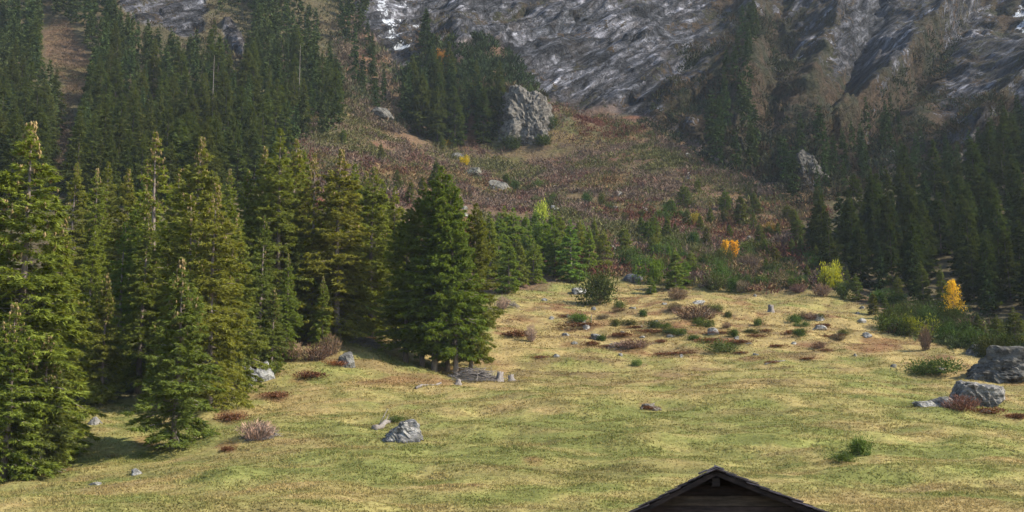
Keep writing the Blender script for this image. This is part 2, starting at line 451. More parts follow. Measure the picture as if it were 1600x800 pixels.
def mat_rock(name, base, moss=(0.09, 0.085, 0.045)):
    g = Graph(name)
    co = g.n("ShaderNodeTexCoord").outputs["Object"]
    geo = g.n("ShaderNodeNewGeometry")
    info = g.n("ShaderNodeObjectInfo")
    n1 = g.noise(co, 0.8, 6, 0.65, 0.4); n2 = g.noise(co, 4.5, 5, 0.7)
    n3 = g.noise(g.mapping(co, rot=(0.3, 0.5, 0), scale=(0.6, 0.6, 3.2)), 0.9, 5, 0.6, 0.5)
    c = g.mix(g.ramp(n1, [(0.40, 0.0), (0.58, 1.0)]), tuple(v * 0.42 for v in base), tuple(v * 1.3 for v in base))
    c = g.mix(1.0, c, g.ramp(n3, [(0.32, 0.35), (0.45, 0.95), (0.7, 1.25)]), 'MULTIPLY')
    c = g.mix(1.0, c, g.ramp(n2, [(0.3, 0.6), (0.5, 1.0), (0.72, 1.4)]), 'MULTIPLY')
    sep = g.n("ShaderNodeSeparateXYZ"); g.link(geo.outputs["Normal"], sep.inputs[0])
    mo = g.math('MULTIPLY', g.ramp(g.noise(co, 1.6, 5, 0.7), [(0.5, 0.0), (0.62, 0.75)]), sep.outputs[2])
    c = g.mix(mo, c, moss)
    c = g.mix(1.0, c, info.outputs["Color"], 'MULTIPLY')
    h = g.math('ADD', g.math('MULTIPLY', n3, 1.0), g.math('ADD', g.math('MULTIPLY', n1, 0.8), g.math('MULTIPLY', n2, 0.35)))
    return g.principled(c, 0.92, g.bump(h, 1.0, 0.25), 0.15)

def mat_wood(name, base, light):
    g = Graph(name)
    co = g.n("ShaderNodeTexCoord").outputs["Object"]
    info = g.n("ShaderNodeObjectInfo")
    n = g.noise(g.mapping(co, scale=(1.5, 14, 14)), 1.3, 5, 0.65, 0.3)
    n2 = g.noise(co, 2.5, 3, 0.6)
    c = g.mix(g.ramp(n, [(0.35, 0.0), (0.68, 1.0)]), base, light)
    c = g.mix(1.0, c, g.ramp(n2, [(0.3, 0.6), (0.7, 1.3)]), 'MULTIPLY')
    c = g.mix(1.0, c, info.outputs["Color"], 'MULTIPLY')
    return g.principled(c, 0.85, g.bump(n, 0.7, 0.02), 0.2)

M_GROUND, M_SLOPE, M_CLIFF = mat_ground(), mat_slope(), mat_cliff()
M_SPRUCE = mat_foliage("spruce_needles", (0.092, 0.112, 0.032), 0.45, 0.40)
M_LARCH = mat_foliage("yellow_autumn_leaves", (0.60, 0.39, 0.035), 0.30, 0.4)
M_LIMELEAF = mat_foliage("yellow_green_leaves", (0.26, 0.27, 0.035), 0.30, 0.4)
M_JUNIPER = mat_foliage("scrub_conifer_needles", (0.060, 0.082, 0.028), 0.45, 0.2)
M_TWIG = mat_foliage("bare_twigs", (0.150, 0.110, 0.088), 0.45, 0.0)
M_HEATHLEAF = mat_foliage("rusty_heath_leaves", (0.115, 0.058, 0.035), 0.45, 0.15)
M_CONE = mat_foliage("spruce_cones", (0.155, 0.118, 0.060), 0.35, 0.0)
M_GRASS = mat_colored_foliage("pasture_grass_blades", 0.4)
M_SCRUB = mat_colored_foliage("scrub_twigs_and_leaves", 0.1)
M_BARK = mat_bark("spruce_bark", (0.085, 0.062, 0.048), (0.20, 0.165, 0.14))
M_DARKBARK = mat_bark("spruce_bark_with_shade", (0.035, 0.027, 0.022), (0.07, 0.058, 0.05))  # darker copy of the bark, with the woods' shade in its colour
M_DEADWOOD = mat_bark("bleached_dead_wood", (0.085, 0.070, 0.060), (0.21, 0.185, 0.165))
M_ROCK = mat_rock("boulder_rock", (0.165, 0.156, 0.144))
M_WOOD = mat_wood("dark_weathered_timber", (0.006, 0.0045, 0.004), (0.018, 0.013, 0.011))
M_SHINGLE = mat_wood("grey_weathered_shingles", (0.045, 0.036, 0.036), (0.13, 0.11, 0.11))

# ------------------------------------------------------------------ the ground: pasture, rough slope, rock face
def relief(X, Z0, Y, m):
    """How far the beds and ribs of the rock face stand proud, and how much turf and scrub they carry."""
    # beds and ribs of the rock face stand proud of each other
    rk = m["rock"]
    ang = np.radians(42 + 10 * sstep(1150, 1400, m["px"]))
    u = X * np.cos(ang) + Z0 * np.sin(ang); v = -X * np.sin(ang) + Z0 * np.cos(ang)
    wv = v + 5 * fbm(X / 30, Z0 / 30, 71, 3)
    def saw(x):
        f = x - np.floor(x)
        return np.where(f < 0.82, f / 0.82, (1 - f) / 0.18) - 0.5         # a slab that thickens upwards, then breaks off
    w1 = v + 5 * fbm(u / 70, v / 30, 71, 3) + 1.2 * fbm(u / 16, v / 9, 170, 2)
    def blocks(lu, lv, amp, seed):
        uu = u / lu + 0.5 * fbm(u / 20, v / 12, seed, 2); vv = w1 / lv
        row = np.floor(vv); uu = uu + 0.37 * row
        return amp * 0.5 * _hash(np.floor(uu), row, np.zeros_like(row), seed)
    gate = 0.55 + 0.45 * fbm(u / 30, v / 14, 174, 2)
    st = 5.5 * gate * saw(-w1 / 19) + 3.2 * (1.1 - gate) * saw(-w1 / 8.3 + 0.6 * fbm(u / 30, v / 30, 175, 2)) + blocks(34, 6.5, 4.0, 181) + blocks(9, 2.8, 1.3, 182) + 0.7 * fbm(u / 9, wv / 3, 74, 3)
    # gullies that run down the fall line, and broken blocks
    st = st + 6.0 * ridged((X + 8 * fbm(X / 30, Z0 / 30, 171, 2)) / 44, Z0 / 160, 172, 3) + 1.0 * fbm(X / 11, Z0 / 11, 173, 3)
    right = sstep(1020, 1180, m["px"])
    w1 = w1 + 2.5 * fbm(X / 9, Z0 / 9, 183, 2) * right
    wx = X + 16 * fbm(X / 40, Z0 / 40, 178, 3); wz = Z0 + 16 * fbm(X / 40 + 9, Z0 / 40, 179, 3)
    rough = 14 * ridged(wx / 58, wz / 110, 75, 4) + 8 * fbm(wx / 19, wz / 16, 76, 4) + 3.0 * fbm(wx / 5.5, wz / 4.5, 79, 3)
    st = st * (1 - 0.8 * right); ribs = rough * (0.25 + 0.75 * right)
    def along(line, w):
        best = np.full(X.shape, 1e9)
        for (ax, ay), (bx, by) in zip(line, line[1:]):
            ex, ey = bx - ax, by - ay
            t = np.clip(((m["px"] - ax) * ex + (m["py"] - ay) * ey) / (ex * ex + ey * ey), 0, 1)
            best = np.minimum(best, np.hypot(m["px"] - ax - t * ex, m["py"] - ay - t * ey))
        return np.exp(-(np.maximum(best + 8 * m["n2"] + 6 * m["n1"], 0) / w) ** 1.4)
    spur = along([(1545, -40), (1455, 55), (1385, 135), (1310, 215), (1245, 262)], 26) + 0.8 * along([(1640, 90), (1540, 180), (1480, 290)], 24) + 0.7 * along([(1190, -40), (1165, 60), (1150, 160), (1140, 240)], 26) + 0.6 * along([(1330, -40), (1290, 60), (1260, 150)], 20)
    cut = along([(1570, -40), (1490, 60), (1420, 150), (1350, 240)], 18) + 0.8 * along([(1390, -30), (1350, 80), (1310, 170)], 16) + 0.7 * along([(1230, -30), (1215, 80), (1205, 180)], 16)
    ribs = ribs * 0.6 + right * st * 0.8 + 15 * spur - 10 * cut
    far = rk * sstep(300, 380, Y)
    disp = far * (st + ribs)
    # how much turf and scrub a bit of the rock face carries
    def spot(x, y, w, h, a=1.0):
        return a * np.exp(-(((m["px"] - x) / w) ** 2 + ((m["py"] - y) / h) ** 2))
    bigveg = spot(1110, 200, 110, 90) + spot(1400, 220, 150, 60, 0.9) + spot(1450, 120, 40, 90, 0.8) + spot(1200, 60, 90, 110, 0.7) + spot(700, 60, 60, 60, 0.5) + spot(1250, 170, 90, 60, 0.5) + spot(1540, 60, 60, 50, 0.4) \
        - spot(1365, 70, 45, 90, 0.8) - spot(1490, 130, 32, 60, 0.7) - spot(1300, 100, 30, 50, 0.35) - spot(1190, 170, 40, 20, 0.4) - spot(1080, 40, 50, 60, 0.3)
    veg = np.clip(0.20 + 0.22 * right + 0.50 * bigveg + 0.42 * fbm(u / 40, wv / 8, 77, 4) - 0.012 * disp + 0.22 * spur, 0, 1)
    return disp, veg

def surface(X, Y):
    X = np.asarray(X, float); Y = np.asarray(Y, float)
    Z0 = base_h(X, Y); m = masks(X, Y, Z0)
    Z = Z0 + detail_h(X, Y, Z0, m)
    disp, veg = relief(X, Z0, Y, m)
    return X + disp * 0.10, Y - disp * 0.75, Z + disp * 0.55

def build_terrain():
    az = np.concatenate([np.linspace(-46, -27, 24)[:-1], np.linspace(-27, 27, 660), np.linspace(27, 46, 24)[1:]])
    az = np.radians(az)
    rad = np.concatenate([np.linspace(3, 56, 28)[:-1], np.geomspace(56, 250, 250)[:-1], np.linspace(250, 640, 360)[:-1], np.linspace(640, 780, 16)])
    A, R = np.meshgrid(az, rad)
    X = R * np.sin(A); Y = R * np.cos(A)
    Z0 = base_h(X, Y)
    m = masks(X, Y, Z0)
    Z = Z0 + detail_h(X, Y, Z0, m)
    col = ground_color(X, Y, Z0, m)
    disp, veg = relief(X, Z0, Y, m)
    rk = m["rock"]
    X2 = X + disp * 0.10; Y2 = Y - disp * 0.75; Z2 = Z + disp * 0.55
    n_r, n_a = X.shape
    V = np.stack([X2, Y2, Z2], -1).reshape(-1, 3)
    C = col.reshape(-1, 3); vg = veg.ravel(); sn = m["snow"].ravel()
    idx = np.arange(n_r * n_a).reshape(n_r, n_a)
    Q = np.stack([idx[:-1, :-1], idx[:-1, 1:], idx[1:, 1:], idx[1:, :-1]], -1).reshape(-1, 4)
    fr = rk.ravel()[Q].mean(1) > 0.5; fm = (m["meadow"].ravel()[Q].mean(1) > 0.5) & ~fr
    for name, sel, mat in (("pasture_ground", fm, M_GROUND), ("hillside", ~fm & ~fr, M_SLOPE), ("mountain_rock_face", fr, M_CLIFF)):
        q = Q[sel]
        used = np.unique(q); new = np.zeros(len(V), np.int64); new[used] = np.arange(len(used))
        me = make_mesh(name, V[used], new[q], mat, True, {"veg": vg[used], "snow": sn[used]}, {"col": C[used]})
        add_obj(name, me, kind="structure", label={"pasture_ground": "sunlit alpine pasture of green and straw grass", "hillside": "rough shrubby slope under the rock face",
                                                    "mountain_rock_face": "grey layered mountain rock face with ledges"}[name])
build_terrain()

# ------------------------------------------------------------------ plant builders
def tri_blades(P, D, L, W, rng):
    """One narrow triangle per blade: P base, D unit direction, L length, W width."""
    r = rng.normal(size=P.shape)
    S = np.cross(D, r); S /= np.linalg.norm(S, axis=1, keepdims=True) + 1e-9
    V = np.empty((len(P), 3, 3))
    V[:, 0] = P - S * (W * 0.5)[:, None]; V[:, 1] = P + S * (W * 0.5)[:, None]; V[:, 2] = P + D * L[:, None]
    return V.reshape(-1, 3), np.arange(len(P) * 3).reshape(-1, 3)

def join(parts):
    Vs, Fs, n = [], [], 0
    for V, F in parts:
        Vs.append(V); Fs.append(F + n); n += len(V)
    return np.concatenate(Vs), np.concatenate(Fs)

def tube(pts, radii, sides=7):
    pts = np.asarray(pts, float); n = len(pts)
    V = []
    for i in range(n):
        d = pts[min(i + 1, n - 1)] - pts[max(i - 1, 0)]; d /= np.linalg.norm(d) + 1e-9
        a = np.cross(d, (0.3, 0.9, 0.1)) ; a /= np.linalg.norm(a); b = np.cross(d, a)
        t = np.arange(sides) * 2 * math.pi / sides
        V.append(pts[i] + radii[i] * (np.cos(t)[:, None] * a + np.sin(t)[:, None] * b))
    V = np.concatenate(V); F = []
    for i in range(n - 1):
        for k in range(sides):
            k2 = (k + 1) % sides
            F += [(i * sides + k, i * sides + k2, (i + 1) * sides + k2), (i * sides + k, (i + 1) * sides + k2, (i + 1) * sides + k)]
    c0 = len(V); V = np.concatenate([V, pts[:1], pts[-1:]])
    for k in range(sides):
        k2 = (k + 1) % sides
        F += [(c0, k2, k), (c0 + 1, (n - 1) * sides + k, (n - 1) * sides + k2)]
    return V, np.array(F)

def spruce(seed, H, R, cb=0.06, nb=300, tw=14, bl=8, blen=0.42, bwid=0.13, droop=0.30, ragged=0.25, cones=0, limbs=True, power=0.85, trunk_r=0.014, gaps=0.0, el0=-0.28):
    """A Norway spruce of height H: (trunk mesh, crown mesh, cone mesh or None)."""
    rng = np.random.default_rng(seed)
    t = np.sort(rng.random(nb)); t = cb + (1 - cb) * t ** 0.92
    tt = (t - cb) / (1 - cb)
    az = rng.random(nb) * 2 * math.pi
    clump = 1 + ragged * fbm(np.cos(az) * 1.3 + seed * 7.1, np.sin(az) * 1.3 + tt * 7, seed, 2) * 1.6
    prof = ((1 - tt) ** power) * (0.62 + 0.38 * np.minimum(1, tt / 0.16)) * (1 - 0.30 * sstep(0.72, 1.0, tt)) + 0.004
    L = R * prof * clump * rng.uniform(0.72, 1.12, nb)
    if gaps > 0:
        L = np.where(rng.random(nb) < gaps, L * rng.uniform(0.2, 0.5, nb), L)
    L = np.maximum(L, 0.10)
    el = el0 + (0.67 - el0) * tt ** 1.6 + rng.normal(0, 0.08, nb)
    bend_x = 0.012 * H * np.sin(2.3 * t + seed); bend_y = 0.010 * H * np.sin(1.9 * t + seed * 2.0)
    B = np.stack([bend_x, bend_y, t * H], 1)
    h = np.stack([np.cos(az), np.sin(az)], 1)
    def at(s, i):
        x = L[i] * s * np.cos(el[i]) * (1 - 0.06 * s)
        z = L[i] * (np.sin(el[i]) * s - droop * s * s + 0.62 * droop * s ** 3)
        return np.stack([B[i, 0] + h[i, 0] * x, B[i, 1] + h[i, 1] * x, B[i, 2] + z], 1)
    # twigs: more on long branches
    nt = np.maximum(3, np.round(tw * np.clip(L / (R * 0.55), 0.25, 1.5)).astype(int))
    i = np.repeat(np.arange(nb), nt); n = len(i)
    s = 0.12 + 0.88 * rng.random(n) ** 0.75
    P = at(s, i)
    side = rng.choice([-1, 1], n) * rng.uniform(0.35, 1.25, n)
    ta = az[i] + side
    slope = -0.30 + 0.5 * tt[i] ** 2 + rng.normal(0, 0.22, n) - 0.25 * (rng.random(n) < 0.35)
    T = np.stack([np.cos(ta), np.sin(ta), slope], 1); T /= np.linalg.norm(T, axis=1, keepdims=True)
    lt = np.clip(0.42 * L[i] * (1.12 - s), 0.10 * blen / 0.42, 1.5) * rng.uniform(0.6, 1.2, n)
    j = np.repeat(np.arange(n), bl); q = rng.random(len(j))
    Pb = P[j] + T[j] * (lt[j] * q)[:, None] + rng.normal(0, 0.05 * blen / 0.42, (len(j), 3))
    D = T[j] + rng.normal(0, 0.42, (len(j), 3)) + np.array([0, 0, -0.16]); D /= np.linalg.norm(D, axis=1, keepdims=True)
    bs = np.clip(0.35 + L[i][j] / (R * 0.42), 0.4, 1.0)           # shoots are finer towards the tip
    D[:, 2] += 0.5 * sstep(0.85, 1.0, tt[i][j])
    V, F = tri_blades(Pb, D, bs * blen * rng.uniform(0.6, 1.35, len(j)), bs * bwid * rng.uniform(0.7, 1.3, len(j)), rng)
    keep = V[:, 2].reshape(-1, 3).min(1) > 0.02 * H * 0.2
    V = V.reshape(-1, 3, 3)[keep].reshape(-1, 3); F = np.arange(len(V)).reshape(-1, 3)
    tint_tw = rng.random(n); tint = np.clip(0.55 * tint_tw[j] + 0.45 * rng.random(len(j)), 0, 1)[keep]
    crown = make_mesh("spruce_crown", V, F, M_SPRUCE, False, {"tint": np.repeat(tint, 3)})
    # trunk with its limbs
    k = 9; zz = np.linspace(0, 1, k)
    pts = np.stack([0.012 * H * np.sin(2.3 * zz + seed), 0.010 * H * np.sin(1.9 * zz + seed * 2.0), zz * H * 0.995 - 0.3 * (zz == 0)], 1)
    rad = trunk_r * H * (1 - zz * 0.97); rad[0] *= 1.35
    parts = [tube(pts, rad, 8)]
    if limbs:
        a = at(np.full(nb, 0.0), np.arange(nb)); b = at(np.full(nb, 0.45), np.arange(nb)); c = at(np.full(nb, 0.9), np.arange(nb))
        w = 0.004 * L * 2 + 0.012
        for p0, p1 in ((a, b), (b, c)):
            off = np.zeros((nb, 3)); off[:, 2] = 1
            side_ = np.stack([-h[:, 1], h[:, 0], np.zeros(nb)], 1) * w[:, None]
            up = off * w[:, None]
            V4 = np.stack([p0 - side_, p0 + side_, p0 + up * 1.6, p1], 1).reshape(-1, 3)
            base = np.arange(nb)[:, None] * 4
            F4 = np.concatenate([base + np.array([0, 1, 3]), base + np.array([1, 2, 3]), base + np.array([2, 0, 3])])
            parts.append((V4, F4))
    # a few bare dead stubs below the crown and through it
    ns = 26 if limbs else 0
    for _ in range(ns):
        z = rng.uniform(0.04, 0.6) * H; a0 = rng.random() * 6.283; ll = rng.uniform(0.02, 0.065) * H
        p0 = np.array([0, 0, z]); p1 = p0 + ll * np.array([math.cos(a0), math.sin(a0), rng.uniform(-0.5, 0.15)])
        parts.append(tube([p0, p1], [0.0013 * H, 0.0004 * H], 3))
    V, F = join(parts)
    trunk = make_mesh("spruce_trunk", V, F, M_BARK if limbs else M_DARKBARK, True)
    cone = None
    if cones:
        cand = np.nonzero(tt > 0.58)[0]
        ii = rng.choice(cand, cones); ss = rng.uniform(0.55, 1.0, cones)
        p = at(ss, ii) + rng.normal(0, 0.10, (cones, 3))
        oc = np.array([(1, 0, 0), (0, 1, 0), (-1, 0, 0), (0, -1, 0), (0, 0, 1), (0, 0, -1)], float) * np.array([0.07, 0.07, 0.17])
        fc = np.array([(0, 1, 4), (1, 2, 4), (2, 3, 4), (3, 0, 4), (1, 0, 5), (2, 1, 5), (3, 2, 5), (0, 3, 5)])
        sc = rng.uniform(0.8, 1.5, cones)
        V = (p[:, None, :] + oc[None] * sc[:, None, None] - np.array([0, 0, 0.1])).reshape(-1, 3)
        F = (np.arange(cones)[:, None, None] * 6 + fc[None]).reshape(-1, 3)
        cone = make_mesh("spruce_cone_cluster", V, F, M_CONE, False, {"tint": np.repeat(rng.random(cones), 6)})
    return {"H": H, "trunk": trunk, "crown": crown, "cone": cone}

NEAR = [spruce(101, 26, 4.9, 0.04, 360, 17, 13, 0.34, 0.10, 0.34, 0.30, cones=260, power=0.70),
        spruce(102, 26, 4.2, 0.05, 350, 16, 13, 0.34, 0.10, 0.30, 0.35, cones=160, power=0.68),
        spruce(103, 26, 4.0, 0.08, 250, 12, 13, 0.32, 0.095, 0.30, 0.50, cones=260, gaps=0.28, power=0.70),     # thin, trunk shows
        spruce(104, 15, 3.5, 0.02, 280, 15, 13, 0.28, 0.085, 0.26, 0.32, cones=160, power=0.8),                # front, to the ground
        spruce(105, 24, 5.0, 0.125, 400, 17, 12, 0.34, 0.10, 0.27, 0.30, cones=100, power=0.58, el0=-0.12),
        spruce(106, 26, 4.7, 0.05, 360, 17, 13, 0.34, 0.10, 0.36, 0.42, power=0.74),
        spruce(107, 26, 4.4, 0.05, 340, 16, 13, 0.34, 0.10, 0.28, 0.50, power=0.64, gaps=0.12, cones=60)]                # the group in the meadow
YOUNG = [spruce(111, 10, 2.5, 0.02, 170, 10, 8, 0.34, 0.12, 0.16, 0.25, power=0.9),
         spruce(112, 10, 2.2, 0.03, 170, 10, 8, 0.34, 0.12, 0.14, 0.35, power=0.8),
         spruce(113, 10, 2.9, 0.01, 170, 10, 8, 0.34, 0.12, 0.18, 0.45, power=0.7)]
FAR = [spruce(121, 22, 4.1, 0.04, 170, 6, 5, 0.85, 0.34, 0.32, 0.30, limbs=False, trunk_r=0.009),
       spruce(122, 22, 3.5, 0.05, 160, 6, 5, 0.85, 0.33, 0.32, 0.40, limbs=False, trunk_r=0.009),
       spruce(123, 22, 4.4, 0.04, 180, 6, 5, 0.85, 0.34, 0.30, 0.45, limbs=False, power=0.75, trunk_r=0.009),
       spruce(124, 22, 3.8, 0.06, 130, 6, 5, 0.80, 0.32, 0.34, 0.55, limbs=False, gaps=0.25, trunk_r=0.009)]

TREES = []          # (object, photo x, photo y of the middle, kind of label, given label)

def plant(name, proto, X, Y, Z, H, wide=1.0, tint=(1, 1, 1), label=None, category="spruce", group=None, rng=random, lean=0.0):
    s = H / proto["H"]
    root = add_obj(name, None, loc=(X, Y, Z - 0.012 * H), rot=(rng.uniform(-lean, lean), rng.uniform(-lean, lean), rng.uniform(0, 6.283)), scale=(s * wide, s * wide, s), category=category, group=group, label=label)
    root.empty_display_size = 0.5
    tr = add_obj("trunk", proto["trunk"], root)
    cr = add_obj("crown", proto["crown"], root); cr.color = (*tint, 1)
    if proto.get("cone") is not None:
        co = add_obj("cone_cluster", proto["cone"], cr, kind="stuff"); co.color = (1, 1, 1, 1)
    mx, my = project(X, Y, Z + H * 0.5)
    TREES.append([root, float(mx), float(my), H, label])
    return root

def top_height(x, ytop, d):
    """World X, ground height and plant height for a crown that ends at photo row ytop at depth d."""
    p = world_at(x, ytop, d)
    # foot stands straight under the top
    z = float(height(p[0], d))
    return float(p[0]), z, float(p[2] - z)

# ------------------------------------------------------------------ the hut at the bottom of the picture
def box(x0, x1, y0, y1, z0, z1):
    V = np.array([(x, y, z) for x in (x0, x1) for y in (y0, y1) for z in (z0, z1)], float)
    F = np.array([(0, 1, 3, 2), (4, 6, 7, 5), (0, 4, 5, 1), (2, 3, 7, 6), (0, 2, 6, 4), (1, 5, 7, 3)])
    return V, F

def build_hut():
    rng = random.Random(5)
    d = 26.0
    p = world_at(1118, 730, d)
    gz = -4.75
    root = add_obj("timber_hut", None, loc=(p[0], p[1], p[2]), rot=(0, 0, -0.165), category="hut", label="dark weathered timber hut with shingled gable roof at the bottom edge")
    SL, SR, WL, WR, DEP = 0.505, 0.405, 3.1, 3.5, 7.4
    def roof_z(x):
        return SL * x if x < 0 else -SR * x
    # gable wall boards, front and back, each cut to the roof line
    hgt = 0.225
    def boards(y, tag):
        z = -0.15
        k = 0
        while z > gz - p[2] + 0.02:
            z1, z0 = z, z - hgt + 0.012
            def lim(zz):
                zz = min(zz, -0.001) + 0.13
                return max(-WL + 0.45, min(zz, 0) / SL), min(WR - 0.45, -min(zz, 0) / SR)
            a0, b0 = lim(z0); a1, b1 = lim(z1)
            V = np.array([(a0, y, z0), (b0, y, z0), (b1, y, z1), (a1, y, z1)], float)
            dy = rng.uniform(0, 0.012)
            V = np.concatenate([V + (0, -0.022 - dy, 0), V + (0, 0.022, 0)])
            F = np.array([(0, 1, 2, 3), (7, 6, 5, 4), (0, 4, 5, 1), (1, 5, 6, 2), (2, 6, 7, 3), (3, 7, 4, 0)])
            o = add_obj("plank", make_mesh("plank", V, F, M_WOOD), root)
            t = rng.uniform(0.7, 1.5) * (3.6 if tag and k in (2, 3) else 1.0)
            o.color = (t, t * rng.uniform(0.85, 1.0), t * rng.uniform(0.8, 1.0), 1)
            z -= hgt; k += 1
    boards(0.62, True); boards(DEP - 0.5, False)
    # side walls of squared logs
    for side, xx, sl in ((-1, -WL + 0.5, SL), (1, WR - 0.5, SR)):
        z = gz - p[2]
        ztop = -sl * abs(xx) - 0.12
        n = int((ztop - z) / 0.24)
        me = make_mesh("log", *box(xx - 0.08, xx + 0.08, 0.70, DEP - 0.58, 0.006, 0.234), M_WOOD)
        for k in range(n):
            o = add_obj("log", me, root, loc=(0, 0, z + k * 0.24)); t = rng.uniform(0.7, 1.4); o.color = (t, t, t, 1)
    # purlins that carry the roof, showing their ends under the eaves
    for x in (-WL + 0.5, -1.55, 0.0, 1.75, WR - 0.5):
        zz = roof_z(x) - 0.30
        o = add_obj("purlin", make_mesh("purlin", *box(x - 0.08, x + 0.08, 0.06, DEP, zz - 0.10, zz + 0.08), M_WOOD), root); o.color = (1.3, 1.2, 1.1, 1)
    # roof boarding and barge boards on both verges
    for s, w, sl in ((-1, WL, SL), (1, WR, SR)):
        ln = math.hypot(w, w * sl); ca, sa = w / ln, w * sl / ln
        def strip(u0, u1, y0, y1, t0, t1):
            V, F = box(u0, u1, y0, y1, t0, t1)
            return np.stack([s * (V[:, 0] * ca + V[:, 2] * sa), V[:, 1], -V[:, 0] * sa + V[:, 2] * ca], 1), (F if s > 0 else F[:, ::-1])
        add_obj("roof_boarding", make_mesh("roof_boarding", *strip(0.02, ln, 0.03, DEP, -0.10, -0.065), M_WOOD), root)
        for y0 in (-0.012, DEP + 0.003):
            o = add_obj("barge_board", make_mesh("barge_board", *strip(0.0, ln + 0.02, y0, y0 + 0.035, -0.165, -0.066), M_WOOD), root); o.color = (2.0, 1.8, 1.7, 1)
        # courses of shingles from the eaves to the ridge
        step, nw = 0.24, 30
        nc = int(ln / step) + 1
        rest = []
        n_part = 0
        for k in range(nc):
            u1 = ln + 0.06 - k * step; u0 = max(u1 - 0.48, -0.03)
            y = -0.05
            col_i = 0
            while y < DEP + 0.02:
                wd = rng.uniform(0.17, 0.30); ju = rng.uniform(-0.03, 0.03); th = rng.uniform(0.014, 0.026); lift = rng.uniform(0, 0.012)
                y1 = min(y + wd, DEP + 0.05)
                V, F = box(u0, u1 + ju, y + 0.004, y1 - 0.004, 0, th)
                V[:, 2] += -0.062 + 0.045 * np.clip((V[:, 0] - u0) / 0.48, 0, 1) + lift
                V[:, :2] += (rng.uniform(-0.04, 0.05), rng.uniform(-0.09, 0.02)) if col_i == 0 else (0, 0); V[:, 2] += rng.uniform(-0.012, 0.03) if col_i == 0 else 0
                V = np.stack([s * (V[:, 0] * ca + V[:, 2] * sa), V[:, 1], -V[:, 0] * sa + V[:, 2] * ca], 1)
                F = F if s > 0 else F[:, ::-1]
                if col_i < 9:
                    o = add_obj("shingle", make_mesh("shingle", V, F, M_SHINGLE), root); t = rng.uniform(0.55, 1.5); o.color = (t, t * 0.97, t, 1)
                else:
                    rest.append((V, F))
                y = y1; col_i += 1
        V, F = join(rest)
        add_obj("shingle_cover", make_mesh("shingle_cover", V, F, M_SHINGLE), root, kind="stuff")
    # ridge boards, one slope's board lapping over the other's
    for s, sl, lift in ((-1, SL, 0.0), (1, SR, 0.012)):
        n = math.hypot(1, sl)
        y = -0.10
        while y < DEP:
            ln2 = rng.uniform(1.2, 1.9); y1 = min(y + ln2, DEP + 0.08)
            V, F = box(-0.035 if s > 0 else 0.0, 0.19, y, y1 - 0.01, 0, 0.03)
            V = np.stack([s * (V[:, 0] + V[:, 2] * sl) / n, V[:, 1], (-V[:, 0] * sl + V[:, 2]) / n + lift], 1)
            o = add_obj("ridge_board", make_mesh("ridge_board", V, F if s > 0 else F[:, ::-1], M_SHINGLE), root); t = rng.uniform(0.9, 1.8); o.color = (t, t, t, 1)
            y = y1
    # a loose shingle that has slipped near the ridge
    V, F = box(-0.09, 0.09, -0.08, 0.2, 0, 0.035)
    o = add_obj("loose_shingle", make_mesh("loose_shingle", V, F, M_SHINGLE), root, loc=(-0.26, 0.05, -0.115), rot=(0, -0.42, 0.1)); o.color = (0.8, 0.8, 0.8, 1)
build_hut()

